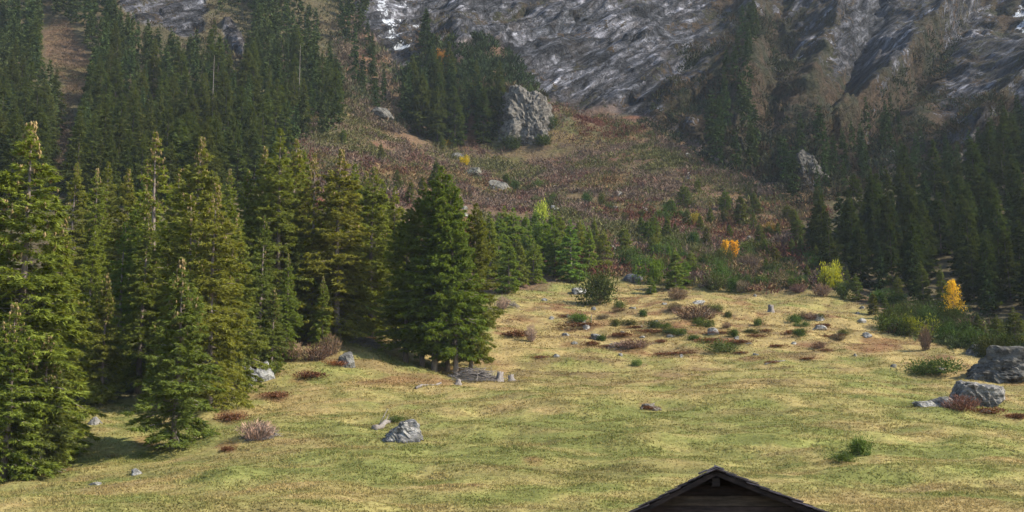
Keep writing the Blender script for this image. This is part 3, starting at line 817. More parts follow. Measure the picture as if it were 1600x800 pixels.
# ------------------------------------------------------------------ spruces named one by one
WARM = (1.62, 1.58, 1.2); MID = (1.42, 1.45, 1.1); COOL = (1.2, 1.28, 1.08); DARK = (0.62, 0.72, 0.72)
G_NEAR = "spruces of the stand at the pasture's left edge"
near_list = [   # photo x, photo row of the top, depth, model, width factor, tint, label
    (45, 186, 97, 0, 1.30, WARM, "tall wide spruce with brown cones at its tip, foremost at the far left edge"),
    (-8, 250, 99, 1, 1.25, MID, "spruce cut by the left picture edge beside the tallest foremost one"),
    (104, 335, 101, 1, 1.10, MID, "shorter spruce leaning out to the right of the tall foremost one at the left edge"),
    (22, 470, 93, 3, 1.30, MID, "low bushy spruce in front of the tall one at the lower left edge"),
    (75, 520, 95, 3, 1.20, COOL, "low bushy spruce at the foot of the left edge trees, nearest the pasture"),
    (148, 350, 121, 1, 0.95, WARM, "small pointed spruce in the gap between the left edge trees and the bare trunked one"),
    (170, 425, 118, 3, 0.95, COOL, "short dark spruce low in the gap behind the left edge trees"),
    (122, 252, 150, 0, 1.0, WARM, "pale green spruce behind the gap, first of four tops below the brown gully"),
    (150, 262, 156, 1, 1.0, WARM, "pale green spruce behind the gap, second of four tops below the brown gully"),
    (176, 250, 160, 0, 1.0, MID, "pale green spruce behind the gap, third of four tops below the brown gully"),
    (204, 262, 150, 1, 1.0, WARM, "pale green spruce behind the gap, fourth of four tops below the brown gully"),
    (250, 203, 134, 2, 1.25, WARM, "tall thin crowned spruce whose pale trunk shows through the branches"),
    (226, 285, 142, 0, 1.0, MID, "spruce just left of the one with the bare pale trunk"),
    (284, 262, 146, 1, 1.0, MID, "spruce between the bare pale trunk and the cone topped one"),
    (320, 212, 129, 0, 1.10, WARM, "tall spruce with bright cone laden tip right of the bare pale trunk"),
    (298, 300, 119, 1, 1.05, MID, "mid height spruce standing behind the small foremost spruce"),
    (342, 285, 117, 0, 1.12, WARM, "broad light green spruce behind and right of the small foremost spruce"),
    (282, 398, 100, 3, 1.10, COOL, "small dense spruce with cones at its tip, standing out alone on the pasture edge"),
    (372, 330, 124, 1, 1.0, WARM, "slender spruce rising above the grey boulders at the stand's edge"),
    (386, 262, 150, 1, 1.0, MID, "dark spruce in the shaded gap left of the pair of tall tops"),
    (414, 228, 151, 1, 1.0, WARM, "spruce with rounded tip just left of the highest middle top"),
    (440, 196, 148, 0, 1.05, WARM, "highest spruce in the middle of the near stand"),
    (462, 214, 153, 1, 1.0, WARM, "spruce hugging the highest middle one on its right"),
    (410, 335, 138, 0, 0.95, COOL, "dark green spruce in front of the highest middle one"),
    (428, 450, 135, 3, 1.0, COOL, "short dark spruce behind the pale rounded boulder"),
    (492, 236, 150, 2, 1.05, WARM, "thin spruce with a long pale trunk, left of the one with a cone studded spire"),
    (538, 230, 150, 0, 1.20, WARM, "tall spruce with cone studded spire and its trunk foot bare above the grass"),
    (512, 268, 160, 1, 1.0, MID, "spruce filling the gap behind the long pale trunk"),
    (574, 265, 163, 0, 1.0, WARM, "spruce right of the cone studded spire"),
    (602, 282, 168, 1, 1.05, WARM, "last tall spruce of the near stand before the free group"),
    (556, 330, 156, 1, 1.0, MID, "lower spruce in front of the right end of the near stand"),
    (622, 330, 186, 1, 0.95, MID, "spruce peeping out behind the free group on its left side"),
    (360, 262, 172, 1, 1.0, MID, "spruce at the back of the stand left of the pair of tall tops"),
    (470, 262, 178, 0, 1.0, MID, "spruce at the back of the stand behind the highest middle one"),
    (235, 330, 125, 1, 1.0, COOL, "dark spruce below the bare pale trunk, deep in the stand"),
    (200, 345, 133, 0, 1.0, COOL, "shaded spruce filling the middle of the gap, deep in the stand"),
    (450, 395, 140, 1, 0.8, MID, "narrow spruce standing before the two tallest middle ones"),
    (165, 285, 172, 0, 1.1, MID, "spruce deep behind the four pale tops, just right of their first two"),
    (232, 262, 176, 1, 1.1, MID, "spruce deep in the stand behind the bare pale trunk, on its left"),
    (268, 285, 168, 0, 1.1, MID, "spruce deep in the stand behind the bare pale trunk, on its right"),
    (340, 268, 176, 1, 1.1, MID, "spruce deep in the stand right behind the bright cone laden tip"),
    (398, 280, 170, 0, 1.1, COOL, "dark spruce deep in the shaded gap of the stand"),
    (530, 275, 182, 1, 1.1, MID, "spruce deep in the stand behind the cone studded spire"),
    (588, 300, 184, 0, 1.1, MID, "spruce deep behind the right end of the near stand"),
    (588, 258, 158, 0, 1.15, WARM, "broad spruce between the cone studded spire and the last tall one"),
    (618, 290, 166, 1, 1.1, WARM, "outermost right spruce of the near stand, touching the free group"),
    (555, 255, 172, 5, 1.15, WARM, "spruce whose tip shows just right behind the cone studded spire"),
    (478, 232, 160, 6, 1.1, WARM, "spruce filling the space between the highest middle one and the long pale trunk"),
    (360, 300, 140, 5, 1.1, MID, "spruce between the broad light green one and the shaded gap"),
    (505, 430, 146, 3, 0.8, MID, "short spruce above the leafless bushes at the stand's edge"),
]
rr = random.Random(3)
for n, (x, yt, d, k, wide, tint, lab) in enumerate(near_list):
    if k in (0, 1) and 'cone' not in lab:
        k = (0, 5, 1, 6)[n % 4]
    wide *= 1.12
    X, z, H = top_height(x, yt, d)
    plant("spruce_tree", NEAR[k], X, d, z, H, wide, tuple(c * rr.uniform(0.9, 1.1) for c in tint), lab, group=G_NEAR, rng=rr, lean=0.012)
group_list = [(686, 256, 146.0, 4, 0.95, "tallest spruce in the middle of the free standing group on the pasture"), (664, 282, 147.5, 4, 0.85, "spruce left of the middle in the free standing group"),
              (712, 268, 145.2, 4, 0.85, "spruce right of the middle in the free standing group, with the thickest trunk"), (740, 315, 148.0, 4, 0.88, "right hand spruce of the free standing group beside the brush heap"),
              (638, 325, 148.5, 4, 1.12, "left hand spruce of the free standing group, branches sweeping low"), (700, 300, 149.5, 4, 0.9, "rear spruce of the free standing group, almost hidden by the others")]
for x, yt, d, k, wide, lab in group_list:
    X, z, H = top_height(x, yt, d)
    plant("spruce_tree", NEAR[k], X, d, z, H, wide, tuple(c * rr.uniform(0.85, 1.0) for c in (1.22, 1.28, 0.9)), lab, group="spruces of the free standing group on the pasture", rng=rr, lean=0.02)

# younger spruces on the slope above the pasture: photo x, foot row, top row, width
G_YOUNG = "young spruces on the slope above the pasture"
young_list = [(793, 458, 372, 1.2), (812, 448, 372, 1.0), (833, 444, 372, 1.0), (892, 440, 342, 1.15), (866, 432, 345, 1.0), (848, 428, 338, 0.95), (765, 440, 330, 1.0), (780, 425, 332, 1.0),
              (805, 420, 325, 1.0), (822, 415, 330, 1.0), (872, 418, 330, 1.0), (943, 418, 358, 0.9), (920, 425, 352, 0.9), (905, 408, 340, 0.9), (758, 420, 345, 1.0), (838, 410, 322, 0.9), (860, 405, 328, 0.9), (788, 405, 322, 1.0),
              (912, 398, 345, 0.9), (930, 392, 340, 0.9), (975, 400, 352, 1.0), (1028, 392, 350, 1.0), (1055, 453, 387, 1.35), (1072, 445, 405, 1.2), (1018, 460, 430, 1.4), (1158, 352, 302, 1.3), (1134, 330, 295, 1.2), (1178, 362, 330, 1.2),
              (1110, 352, 322, 1.2), (1247, 382, 338, 1.1), (1238, 404, 372, 1.2), (1196, 398, 372, 1.2), (1126, 412, 388, 1.5), (1275, 420, 380, 1.1), (1215, 372, 345, 1.2), (1090, 300, 280, 1.2), (1140, 372, 350, 1.4), (1262, 440, 412, 1.2),
              (1340, 470, 428, 1.0), (1442, 482, 408, 1.0), (1474, 484, 414, 0.9), (1405, 470, 430, 1.0), (1385, 500, 462, 1.3), (1365, 492, 455, 1.3), (1560, 540, 492, 1.1), (1530, 530, 488, 1.2), (1515, 535, 498, 1.1), (1588, 545, 480, 1.1),
              (595, 250, 222, 1.0), (680, 300, 248, 1.2), (536, 225, 200, 1.0), (620, 300, 262, 1.1), (640, 320, 280, 1.1), (790, 292, 270, 1.3), (708, 232, 205, 1.0), (690, 232, 206, 1.0), (660, 300, 275, 1.0), (1325, 452, 418, 1.0)]
ry = random.Random(44)
SCATTER = [(985, 340), (1150, 305), (1260, 350), (1312, 430), (1200, 455), (1060, 440), (960, 405)]
while len(young_list) < 92:
    x, y = ry.uniform(960, 1312), ry.uniform(305, 455)
    if poly_sd(np.array(x), np.array(y), SCATTER) > 0 and not (1105 < x < 1175 and 372 < y < 440) and all(abs(q[0] - x) > 11 or abs(q[1] - y) > 9 for q in young_list):
        young_list.append((x, y, y - ry.uniform(16, 40), ry.uniform(1.0, 1.5)))
for n, (x, yb, yt, wide) in enumerate(young_list):
    g = ground_at(x, yb)
    H = max(1.5, float(world_at(x, yt, g[1])[2] - g[2]))
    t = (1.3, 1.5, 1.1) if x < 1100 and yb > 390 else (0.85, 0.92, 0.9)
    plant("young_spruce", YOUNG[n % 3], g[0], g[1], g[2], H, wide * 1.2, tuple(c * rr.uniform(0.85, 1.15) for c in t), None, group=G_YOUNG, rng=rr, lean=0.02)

# ------------------------------------------------------------------ the woods on the slopes
def scatter(poly, spacing, hmin, hmax, rng, d0, d1, holes=(), tries=4000, limit=999):
    out = []
    xs = [p[0] for p in poly]
    a0, a1 = (min(xs) - 800) / F_PX, (max(xs) - 800) / F_PX
    Y = rng.uniform(d0, d1, tries); X = rng.uniform(a0, a1, tries) * Y * 1.02
    X, Y, Z = surface(X, Y); px, py = project(X, Y, Z)
    ok = poly_sd(px, py, poly) > 0
    for hp in holes:
        ok &= poly_sd(px, py, hp) < -3
    hh = rng.uniform(hmin, hmax, tries)
    for f in (0.3, 0.6, 0.85):                       # keep the clearings and crags in view
        tx, ty = project(X, Y, Z + hh * f)
        for hp in holes:
            ok &= poly_sd(tx, ty, hp) < -2
    pts = []
    for i in np.nonzero(ok)[0]:
        if all((X[i] - q[0]) ** 2 + (Y[i] - q[1]) ** 2 > spacing ** 2 for q in pts):
            pts.append((X[i], Y[i])); out.append((float(X[i]), float(Y[i]), float(Z[i]), float(hh[i])))
            if len(out) >= limit:
                break
    return out
rg = np.random.default_rng(77)
LEFT_WOOD = [(-60, 20), (60, -10), (185, 0), (200, 45), (290, 75), (340, 100), (400, 95), (390, 20), (420, -20), (470, 20), (500, 80), (530, 150), (540, 195), (520, 215), (470, 225), (420, 300), (300, 330), (-60, 330)]
LEFT_TOP = [(-60, -130), (180, -130), (185, -30), (60, -12), (-60, 15)]
TOP_MID = [(325, -60), (470, -60), (465, 10), (420, 20), (385, 15), (345, 25)]
CENTRE_WOOD = [(628, 200), (640, 165), (700, 150), (790, 165), (795, 228), (700, 232), (650, 212)]
KNOLL = [(640, 150), (660, 100), (690, 70), (770, 75), (825, 130), (800, 160)]
RIGHT_WOOD = [(1268, 410), (1290, 380), (1340, 360), (1420, 350), (1480, 335), (1600, 330), (1680, 330), (1680, 560), (1600, 530), (1540, 505), (1480, 480), (1400, 470), (1320, 440), (1280, 430)]
RIGHT_EDGE = [(1575, 245), (1650, 235), (1650, 320), (1540, 330), (1400, 350), (1400, 325), (1500, 310)]
CLIFF_STRIP = [(1105, 265), (1110, 215), (1135, 130), (1160, 60), (1180, 60), (1165, 150), (1190, 275), (1150, 272)]
CLIFF_SIDE = [(1210, 300), (1220, 260), (1300, 235), (1330, 290), (1270, 320)]
UP_COULOIR = [(520, -20), (575, -20), (570, 60), (600, 110), (600, 190), (570, 175), (545, 120)]
UP_ROCK = [(660, 120), (665, 60), (690, 60), (700, 110)]
CRAG_WALL = [(806, 140), (850, 145), (858, 225), (806, 225)]; LARCH_GAP = [(1470, 438), (1512, 438), (1516, 500), (1466, 500)]
wood = []
for poly, sp, h0, h1, d0, d1, holes, zone in (
        (LEFT_WOOD, 5.7, 12, 21, 225, 520, [GULLY, CRAG_A, CRAG_B] + SNOWS, "L"), (LEFT_TOP, 7, 12, 19, 420, 640, [], "L"), (TOP_MID, 7, 12, 19, 440, 640, [CRAG_A, CRAG_B] + SNOWS, "L"),
        (CENTRE_WOOD, 5.0, 16, 23, 385, 470, [CRAG_WALL], "C"), (KNOLL, 10.0, 5, 9, 400, 520, [CRAG_WALL], "C"), (RIGHT_WOOD, 5.8, 9, 18, 200, 400, [LARCH_GAP], "R"), (RIGHT_EDGE, 6.5, 12, 19, 300, 480, [], "R"),
        (CLIFF_STRIP, 7.0, 11, 19, 340, 560, [], "K"), (CLIFF_SIDE, 8.0, 10, 18, 310, 470, [], "K"), ([(1300, 300), (1330, 220), (1400, 190), (1450, 230), (1430, 300)], 9.0, 8, 15, 310, 500, [], "K"), ([(1470, 300), (1490, 230), (1600, 190), (1660, 190), (1660, 300)], 9.0, 9, 16, 300, 500, [], "K"), (UP_COULOIR, 8.5, 10, 17, 380, 620, SNOWS, "U"), (UP_ROCK, 8, 12, 20, 400, 600, [], "U")):
    got = scatter(poly, sp, h0, h1, rg, d0, d1, holes, 14000)
    print("wood", zone, len(got))
    wood += [(*p, zone) for p in got]
wood.sort(key=lambda p: -p[3] / p[1])            # those that show largest first
n_named = 300 - len(near_list) - len(group_list)
GROUPS = {"L": "spruces of the wood on the left slope", "C": "spruces of the wood beside the pale crag", "R": "spruces of the dark wood on the right", "K": "spruces on the ledges of the rock face", "U": "spruces beside the snowy couloir"}
rest = []
for n, (X, Y, Z, H, zone) in enumerate(wood):
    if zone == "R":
        t = (0.31, 0.37, 0.39)  # shade over the right wood, put into the crown colour
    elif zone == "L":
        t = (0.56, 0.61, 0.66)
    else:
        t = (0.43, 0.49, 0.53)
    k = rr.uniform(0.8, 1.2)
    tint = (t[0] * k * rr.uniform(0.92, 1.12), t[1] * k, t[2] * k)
    if n < n_named:
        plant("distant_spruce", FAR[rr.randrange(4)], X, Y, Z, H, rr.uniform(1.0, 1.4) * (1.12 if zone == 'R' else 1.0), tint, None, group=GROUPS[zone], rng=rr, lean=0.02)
    else:
        rest.append((X, Y, Z, H, tint))

def merged_spruces(items):
    """The smallest far trees of the woods, as one mass."""
    protos = [spruce(131, 20, 3.0, 0.04, 84, 4, 3, 1.15, 0.56, 0.32, 0.35, limbs=False), spruce(132, 20, 2.6, 0.05, 78, 4, 3, 1.15, 0.54, 0.30, 0.45, limbs=False)]
    data = []
    for p in protos:
        me = p["crown"]; v = np.empty(len(me.vertices) * 3, np.float32); me.vertices.foreach_get("co", v)
        data.append(v.reshape(-1, 3))
    rng = np.random.default_rng(8)
    Vs, Cs = [], []
    for X, Y, Z, H, tint in items:
        v = data[rng.integers(2)]
        a = rng.random() * 6.283; s = H / 20
        c, n = math.cos(a), math.sin(a)
        w = s * rng.uniform(0.95, 1.35)
        Vs.append(np.stack([(v[:, 0] * c - v[:, 1] * n) * w + X, (v[:, 0] * n + v[:, 1] * c) * w + Y, v[:, 2] * s + Z - 0.2], 1))
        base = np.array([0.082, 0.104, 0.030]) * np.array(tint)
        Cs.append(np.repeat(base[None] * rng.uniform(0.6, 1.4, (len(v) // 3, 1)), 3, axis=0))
    V = np.concatenate(Vs); C = np.concatenate(Cs)
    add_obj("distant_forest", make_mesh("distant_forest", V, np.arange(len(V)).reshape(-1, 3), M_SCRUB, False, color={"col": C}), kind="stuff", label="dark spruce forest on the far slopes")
    print("merged trees", len(items), "tris", len(V) // 3)
if rest:
    merged_spruces(rest)

# ------------------------------------------------------------------ broadleaved trees and bushes
def foliage_cloud(rng, n, rx, rz, blen, bwid, up=0.25, lobes=7, hollow=0.55, spread=0.9):
    """Leaf triangles in several uneven lobes over the ground."""
    cen = np.stack([rng.normal(0, 0.42, lobes) * rx, rng.normal(0, 0.42, lobes) * rx, rng.uniform(0.25, 0.75, lobes) * rz], 1)
    rad = rng.uniform(0.35, 0.65, lobes)
    k = rng.integers(0, lobes, n)
    d = rng.normal(size=(n, 3)); d /= np.linalg.norm(d, axis=1, keepdims=True)
    r = (hollow + (1 - hollow) * rng.random(n)) * rad[k] * (1 + 0.25 * rng.normal(size=n))
    P = cen[k] + d * r[:, None] * np.array([rx, rx, rz])
    P[:, 2] = np.abs(P[:, 2])
    D = d * spread + rng.normal(0, 0.5, (n, 3)) + np.array([0, 0, up]); D /= np.linalg.norm(D, axis=1, keepdims=True)
    V, F = tri_blades(P, D, blen * rng.uniform(0.6, 1.4, n), bwid * rng.uniform(0.7, 1.3, n), rng)
    return V, F, np.clip(0.5 * rng.random(lobes)[k] + 0.5 * rng.random(n), 0, 1)

def stems(rng, n, rx, rz, r0, lean=0.8):
    parts = []
    for _ in range(n):
        a = rng.random() * 6.283; q = rng.uniform(0.15, 1.0)
        tip = np.array([math.cos(a) * rx * q * lean, math.sin(a) * rx * q * lean, rz * rng.uniform(0.6, 1.0)])
        base = tip * np.array([0.15, 0.15, 0]); mid = (base + tip) * 0.5 + np.array([0, 0, 0.08 * rz]) + rng.normal(0, 0.05, 3) * rx
        parts.append(tube([base - (0, 0, 0.15 * rz), mid, tip], [r0, r0 * 0.7, r0 * 0.2], 4))
    return join(parts)

def bush_proto(seed, kind):
    """One bush of about 1 m half width and 1 m height: (wood mesh, leaf mesh)."""
    rng = np.random.default_rng(seed)
    if kind == "bare":                                    # leafless, twig on twig
        n = 1300
        a = rng.random(n) * 6.283; q = rng.random(n) ** 0.6; z = rng.random(n)
        P = np.stack([np.cos(a) * q * 0.9 * (0.45 + 0.55 * z), np.sin(a) * q * 0.9 * (0.45 + 0.55 * z), z * (0.95 - 0.45 * q * q)], 1)
        P += 0.10 * np.stack([fbm(P[:, 0] * 3 + seed, P[:, 2] * 3, 1, 2), fbm(P[:, 1] * 3, P[:, 2] * 3 + seed, 2, 2), fbm(P[:, 0] * 3, P[:, 1] * 3 + seed, 3, 2)], 1)
        D = np.stack([np.cos(a) * 0.55, np.sin(a) * 0.55, np.full(n, 0.8)], 1) + rng.normal(0, 0.30, (n, 3)); D /= np.linalg.norm(D, axis=1, keepdims=True)
        V, F = tri_blades(P, D, 0.24 * rng.uniform(0.6, 1.4, n), 0.026 * rng.uniform(0.7, 1.5, n), rng)
        leaf = make_mesh("twig_crown", V, F, M_TWIG, False, {"tint": np.repeat(rng.random(n), 3)})
        wv, wf = stems(rng, 26, 0.9, 0.85, 0.016)
    elif kind == "heath":                                 # low rusty cushion
        V, F, t = foliage_cloud(rng, 1100, 1.15, 0.45, 0.17, 0.08, 0.5, 16)
        leaf = make_mesh("heath_crown", V, F, M_HEATHLEAF, False, {"tint": np.repeat(t, 3)})
        wv, wf = stems(rng, 12, 0.8, 0.5, 0.012)
    elif kind == "green":                                 # dwarf pine or juniper
        V, F, t = foliage_cloud(rng, 2400, 1.0, 0.95, 0.14, 0.06, 0.3, 14)
        leaf = make_mesh("needle_crown", V, F, M_JUNIPER, False, {"tint": np.repeat(t, 3)})
        wv, wf = stems(rng, 10, 0.8, 0.7, 0.02)
    elif kind == "lime":
        V, F, t = foliage_cloud(rng, 1300, 0.95, 1.0, 0.16, 0.11, 0.3, 12)
        leaf = make_mesh("leaf_crown", V, F, M_LIMELEAF, False, {"tint": np.repeat(t, 3)})
        wv, wf = stems(rng, 12, 0.7, 0.85, 0.02)
    return {"wood": make_mesh("bush_stems", wv, wf, M_BARK, True), "leaf": leaf}
BUSH = {k: [bush_proto(200 + 10 * i + j, k) for j in range(3)] for i, k in enumerate(("bare", "heath", "green", "lime"))}
BUSHES = []
B_NAME = {"bare": ("leafless_bush", "bush", "leafless bushes about the pasture"), "heath": ("heath_clump", "heath", "rusty heath clumps on the pasture"),
          "green": ("dwarf_conifer", "bush", "dwarf conifers and junipers on the slope"), "lime": ("leafy_bush", "bush", "leafy yellow green bushes")}
PROTO_N = [0]

def bush(kind, x, yb, wpx, hpx, label=None, tint=None, squash=1.0):
    g = ground_at(x, yb)
    k = g[1] / F_PX
    name, cat, grp = B_NAME[kind]
    PROTO_N[0] += 1
    pr = BUSH[kind][PROTO_N[0] % 3]
    sx = wpx * k * 0.5 / 0.92; sz = hpx * k / 0.95
    root = add_obj(name, None, loc=(g[0], g[1] + sx * 0.3, float(height(g[0], g[1] + sx * 0.3)) - 0.04), rot=(0, 0, rr.uniform(0, 6.28)), scale=(1, 1, 1), category=cat, group=grp, label=label)
    root.empty_display_size = 0.3
    # the plan is kept round enough; a wide low bush is wide both ways
    w = add_obj("stems", pr["wood"], root, scale=(sx, sx * squash, sz)); c = add_obj("crown", pr["leaf"], root, scale=(sx, sx * squash, sz))
    t = tint or (1, 1, 1); q = rr.uniform(0.85, 1.15)
    c.color = (t[0] * q, t[1] * q, t[2] * q, 1)
    BUSHES.append([root, x, yb - hpx * 0.5, kind, label])
    return root

PURPLE = (0.85, 0.76, 0.68); PALE = (1.6, 1.6, 1.6)
for a in [("bare", 400, 690, 66, 30, "grey leafless brush mound on the pasture right of the small dense spruce", (1.5, 1.4, 1.4)), ("bare", 455, 566, 46, 28, "leafless grey bush under the near stand, left of the smaller rounded boulder", (1.35, 1.3, 1.1)),
          ("bare", 515, 558, 38, 32, "tall leafless bush just behind the smaller rounded boulder", (0.95, 0.9, 0.75)), ("bare", 490, 565, 56, 26, "dark leafless bush between two grey ones at the stand's edge", (0.8, 0.7, 0.65)),
          ("bare", 1092, 502, 80, 24, "wide purplish leafless bush on the upper pasture", (0.95, 0.85, 0.75)), ("bare", 990, 548, 70, 14, "low grey purple thicket beside white stones on the upper pasture", (1.3, 1.15, 1.2)),
          ("bare", 1060, 470, 40, 18, "small brown leafless bush above the wide purplish one", (1.0, 0.95, 0.8)), ("bare", 1505, 645, 62, 24, "purple brown heather bush in front of the flat topped boulder", (1.05, 0.72, 0.68)),
          ("bare", 1448, 548, 22, 34, "slim upright leafless bush at the edge of the dark wood", PURPLE), ("bare", 1285, 465, 34, 20, "purplish leafless bush below the yellow green bush", PURPLE), ("bare", 830, 535, 20, 26, "grey dead bush beside a white post on the upper pasture", PALE),
          ("bare", 785, 485, 26, 20, "pale dead bush just right of the free spruce group", PALE), ("green", 935, 478, 56, 46, "dark dwarf conifer standing alone on the upper pasture", (0.85, 0.8, 0.75)), ("green", 1130, 552, 44, 16, "low dark green juniper on the middle of the upper pasture", None),
          ("green", 995, 572, 14, 10, "tiny green conifer bush alone on the open pasture", (1.1, 1.3, 1)), ("green", 1345, 712, 34, 24, "round green juniper on the lower right pasture", (1.1, 1.25, 0.9)), ("green", 1318, 722, 40, 12, "flat dark juniper patch beside the round one on the lower right pasture", (0.9, 0.95, 0.8)),
          ("green", 1465, 588, 66, 22, "flat spreading juniper mat over a small white stone", (0.85, 0.95, 0.85)), ("green", 905, 505, 34, 12, "green juniper patch amid red heath on the upper pasture", (1.2, 1.5, 1)), ("green", 620, 660, 26, 9, "dark juniper tuft above the jagged boulder", None),
          ("heath", 362, 658, 34, 20, "red heath clump right of the small dense spruce", None), ("heath", 352, 706, 26, 12, "red heath clump below the brush mound", None), ("heath", 488, 592, 36, 18, "dark red heath bank before the near stand", (0.8, 0.75, 0.8)), ("heath", 432, 622, 36, 14, "red heath clump on the pasture below the pale rounded boulder", None),
          ("heath", 800, 527, 50, 14, "wide red heath patch right of the free spruce group", None), ("heath", 925, 541, 20, 14, "red heath clump left of the low grey purple thicket", None), ("heath", 845, 560, 22, 8, "small red heath tuft alone on the upper pasture", None), ("heath", 1012, 640, 24, 9, "red heath tuft at the foot of the small pointed stone", None),
          ("heath", 905, 512, 60, 9, "long red heath strip in the middle of the upper pasture", None), ("heath", 1545, 648, 36, 16, "red heath clump right of the purple brown heather bush", None), ("heath", 1590, 655, 30, 14, "red heath clump at the right picture edge", None), ("heath", 525, 572, 24, 12, "rusty clump left of the smaller rounded boulder", (1.3, 1.1, 0.9)),
          ("green", 797, 236, 26, 22, "dark conifer bush at the left foot of the pale crag wall", (0.6, 0.65, 0.6)), ("green", 848, 232, 30, 16, "dark conifer bush at the right foot of the pale crag wall", (0.65, 0.7, 0.6)), ("green", 862, 205, 22, 18, "dark conifer bush on the slope right of the pale crag wall", (0.6, 0.65, 0.6)),
          ("lime", 1297, 450, 32, 34, "bright yellow green leafy bush at the edge of the dark wood", (1.1, 1.1, 1)), ("lime", 1425, 527, 40, 26, "dull yellow green bush among dark scrub at the wood's edge", (0.55, 0.58, 0.6)), ("lime", 846, 350, 18, 30, "pale lime green little tree above the young spruces", (1.1, 1.25, 1.6)), ("lime", 724, 258, 14, 12, "tiny bright yellow bush below the wood beside the pale crag", (1.6, 1.2, 0.6)),
          ("lime", 1022, 445, 26, 34, "green leafy bush beside the widest young spruce", (0.4, 0.58, 0.7)), ("lime", 700, 230, 16, 10, "ochre bush at the foot of the wood beside the pale crag", (1.0, 0.7, 0.7)), ("lime", 690, 105, 22, 24, "orange autumn bush on the wooded knoll", (0.8, 0.38, 0.6)), ("lime", 1088, 352, 16, 16, "ochre green bush among the young spruces of the slope", (0.75, 0.6, 0.8)), ("lime", 1200, 370, 22, 18, "rust brown leafy bush among the young spruces of the slope", (0.5, 0.33, 0.6))]:
    bush(*a)
rb = random.Random(21)
BUSH_ZONES = [("green", [(960, 395), (1080, 380), (1250, 400), (1320, 440), (1400, 470), (1420, 520), (1340, 470), (1240, 460), (1100, 460), (1000, 460)], 34, (18, 34), (14, 26)),
              ("green", [(1380, 500), (1450, 495), (1540, 520), (1600, 545), (1600, 580), (1520, 560), (1440, 540), (1390, 525)], 15, (26, 50), (20, 36)),
              ("bare", [(960, 420), (1100, 400), (1230, 430), (1300, 460), (1210, 470), (1080, 465)], 12, (24, 44), (12, 22)),
              ("green", [(770, 280), (960, 300), (1200, 330), (1150, 370), (940, 340), (780, 320)], 16, (12, 24), (9, 18)),
              ("green", [(830, 490), (1010, 480), (1300, 500), (1360, 520), (1240, 545), (1000, 530), (850, 545)], 22, (12, 26), (6, 12)),
              ("heath", [(830, 490), (1010, 480), (1300, 500), (1400, 540), (1240, 570), (1000, 560), (850, 550)], 22, (14, 36), (5, 10)),
              ("bare", [(900, 490), (1010, 480), (1300, 490), (1360, 520), (1240, 560), (1000, 530)], 10, (16, 30), (6, 12))]
for kind, poly, n, wr, hr in BUSH_ZONES:
    xs = [p[0] for p in poly]; ys = [p[1] for p in poly]; got = 0; guard = 0
    while got < n and guard < 3000:
        guard += 1
        x, y = rb.uniform(min(xs), max(xs)), rb.uniform(min(ys), max(ys))
        if poly_sd(np.array(x), np.array(y), poly) < 0 or any(abs(b[1] - x) < 9 and abs(b[2] - y) < 7 for b in BUSHES):
            continue
        dk = 0.6 if x > 1370 and kind == "green" and n == 15 else 0.85
        t = {"green": (rb.uniform(0.75, 1.1) * dk, rb.uniform(0.85, 1.15) * dk, 0.85 * dk), "bare": (rb.uniform(0.75, 1.0), rb.uniform(0.72, 0.95), rb.uniform(0.6, 0.8)), "heath": None}[kind]
        bush(kind, x, y, rb.uniform(*wr), rb.uniform(*hr), None, t); got += 1

def leafy_tree(name, x, yb, yt, wpx, mat, label, seed, tint=(1, 1, 1), category="tree", conic=True):
    """A slim autumn tree: trunk, limbs, and a crown of small leaves in sprays."""
    g = ground_at(x, yb); rng = np.random.default_rng(seed)
    H = float(world_at(x, yt, g[1])[2] - g[2]); R = wpx * 0.5 * g[1] / F_PX
    root = add_obj(name, None, loc=tuple(g - (0, 0, 0.05)), category=category, label=label, group="autumn coloured trees")
    nb = 60
    t = np.sort(rng.uniform(0.12, 1.0, nb)); az = rng.random(nb) * 6.283
    L = R * ((1 - t) ** 0.7 if conic else np.sin(np.clip(t, 0.05, 1) * 2.7) ** 0.7) * rng.uniform(0.6, 1.15, nb) + 0.15
    el = rng.uniform(0.1, 0.5, nb) if conic else rng.uniform(0.5, 1.0, nb)
    d = np.stack([np.cos(az) * np.cos(el), np.sin(az) * np.cos(el), np.sin(el)], 1)
    B = np.stack([np.zeros(nb), np.zeros(nb), t * H * 0.95], 1)
    parts = [tube([(0, 0, -0.2), (0.05, 0.03, H * 0.5), (0, 0, H * 0.98)], [0.016 * H, 0.010 * H, 0.002 * H], 6)]
    for i in range(nb):
        parts.append(tube([B[i], B[i] + d[i] * L[i]], [0.0045 * H, 0.001 * H], 3))
    add_obj("trunk", make_mesh("autumn_trunk", *join(parts), M_BARK, True), root)
    n = 2600
    i = rng.integers(0, nb, n); s = rng.uniform(0.15, 1.05, n)
    P = B[i] + d[i] * (L[i] * s)[:, None] + rng.normal(0, 0.05 * R + 0.06, (n, 3))
    D = rng.normal(size=(n, 3)) + d[i] * 0.6; D /= np.linalg.norm(D, axis=1, keepdims=True)
    V, F = tri_blades(P, D, 0.24 * rng.uniform(0.6, 1.4, n), 0.14 * rng.uniform(0.7, 1.3, n), rng)
    c = add_obj("crown", make_mesh("autumn_crown", V, F, mat, False, {"tint": np.repeat(0.5 * rng.random(nb)[i] + 0.5 * rng.random(n), 3)}), root); c.color = (*tint, 1)
leafy_tree("larch_tree", 1491, 500, 436, 46, M_LARCH, "golden yellow larch against the dark wood on the right", 301, (1.0, 1.0, 1.0), "larch")
leafy_tree("birch_tree", 1134, 410, 378, 17, M_LARCH, "left of two small orange yellow birches on the slope", 302, (1.0, 0.9, 0.9), "birch", False)
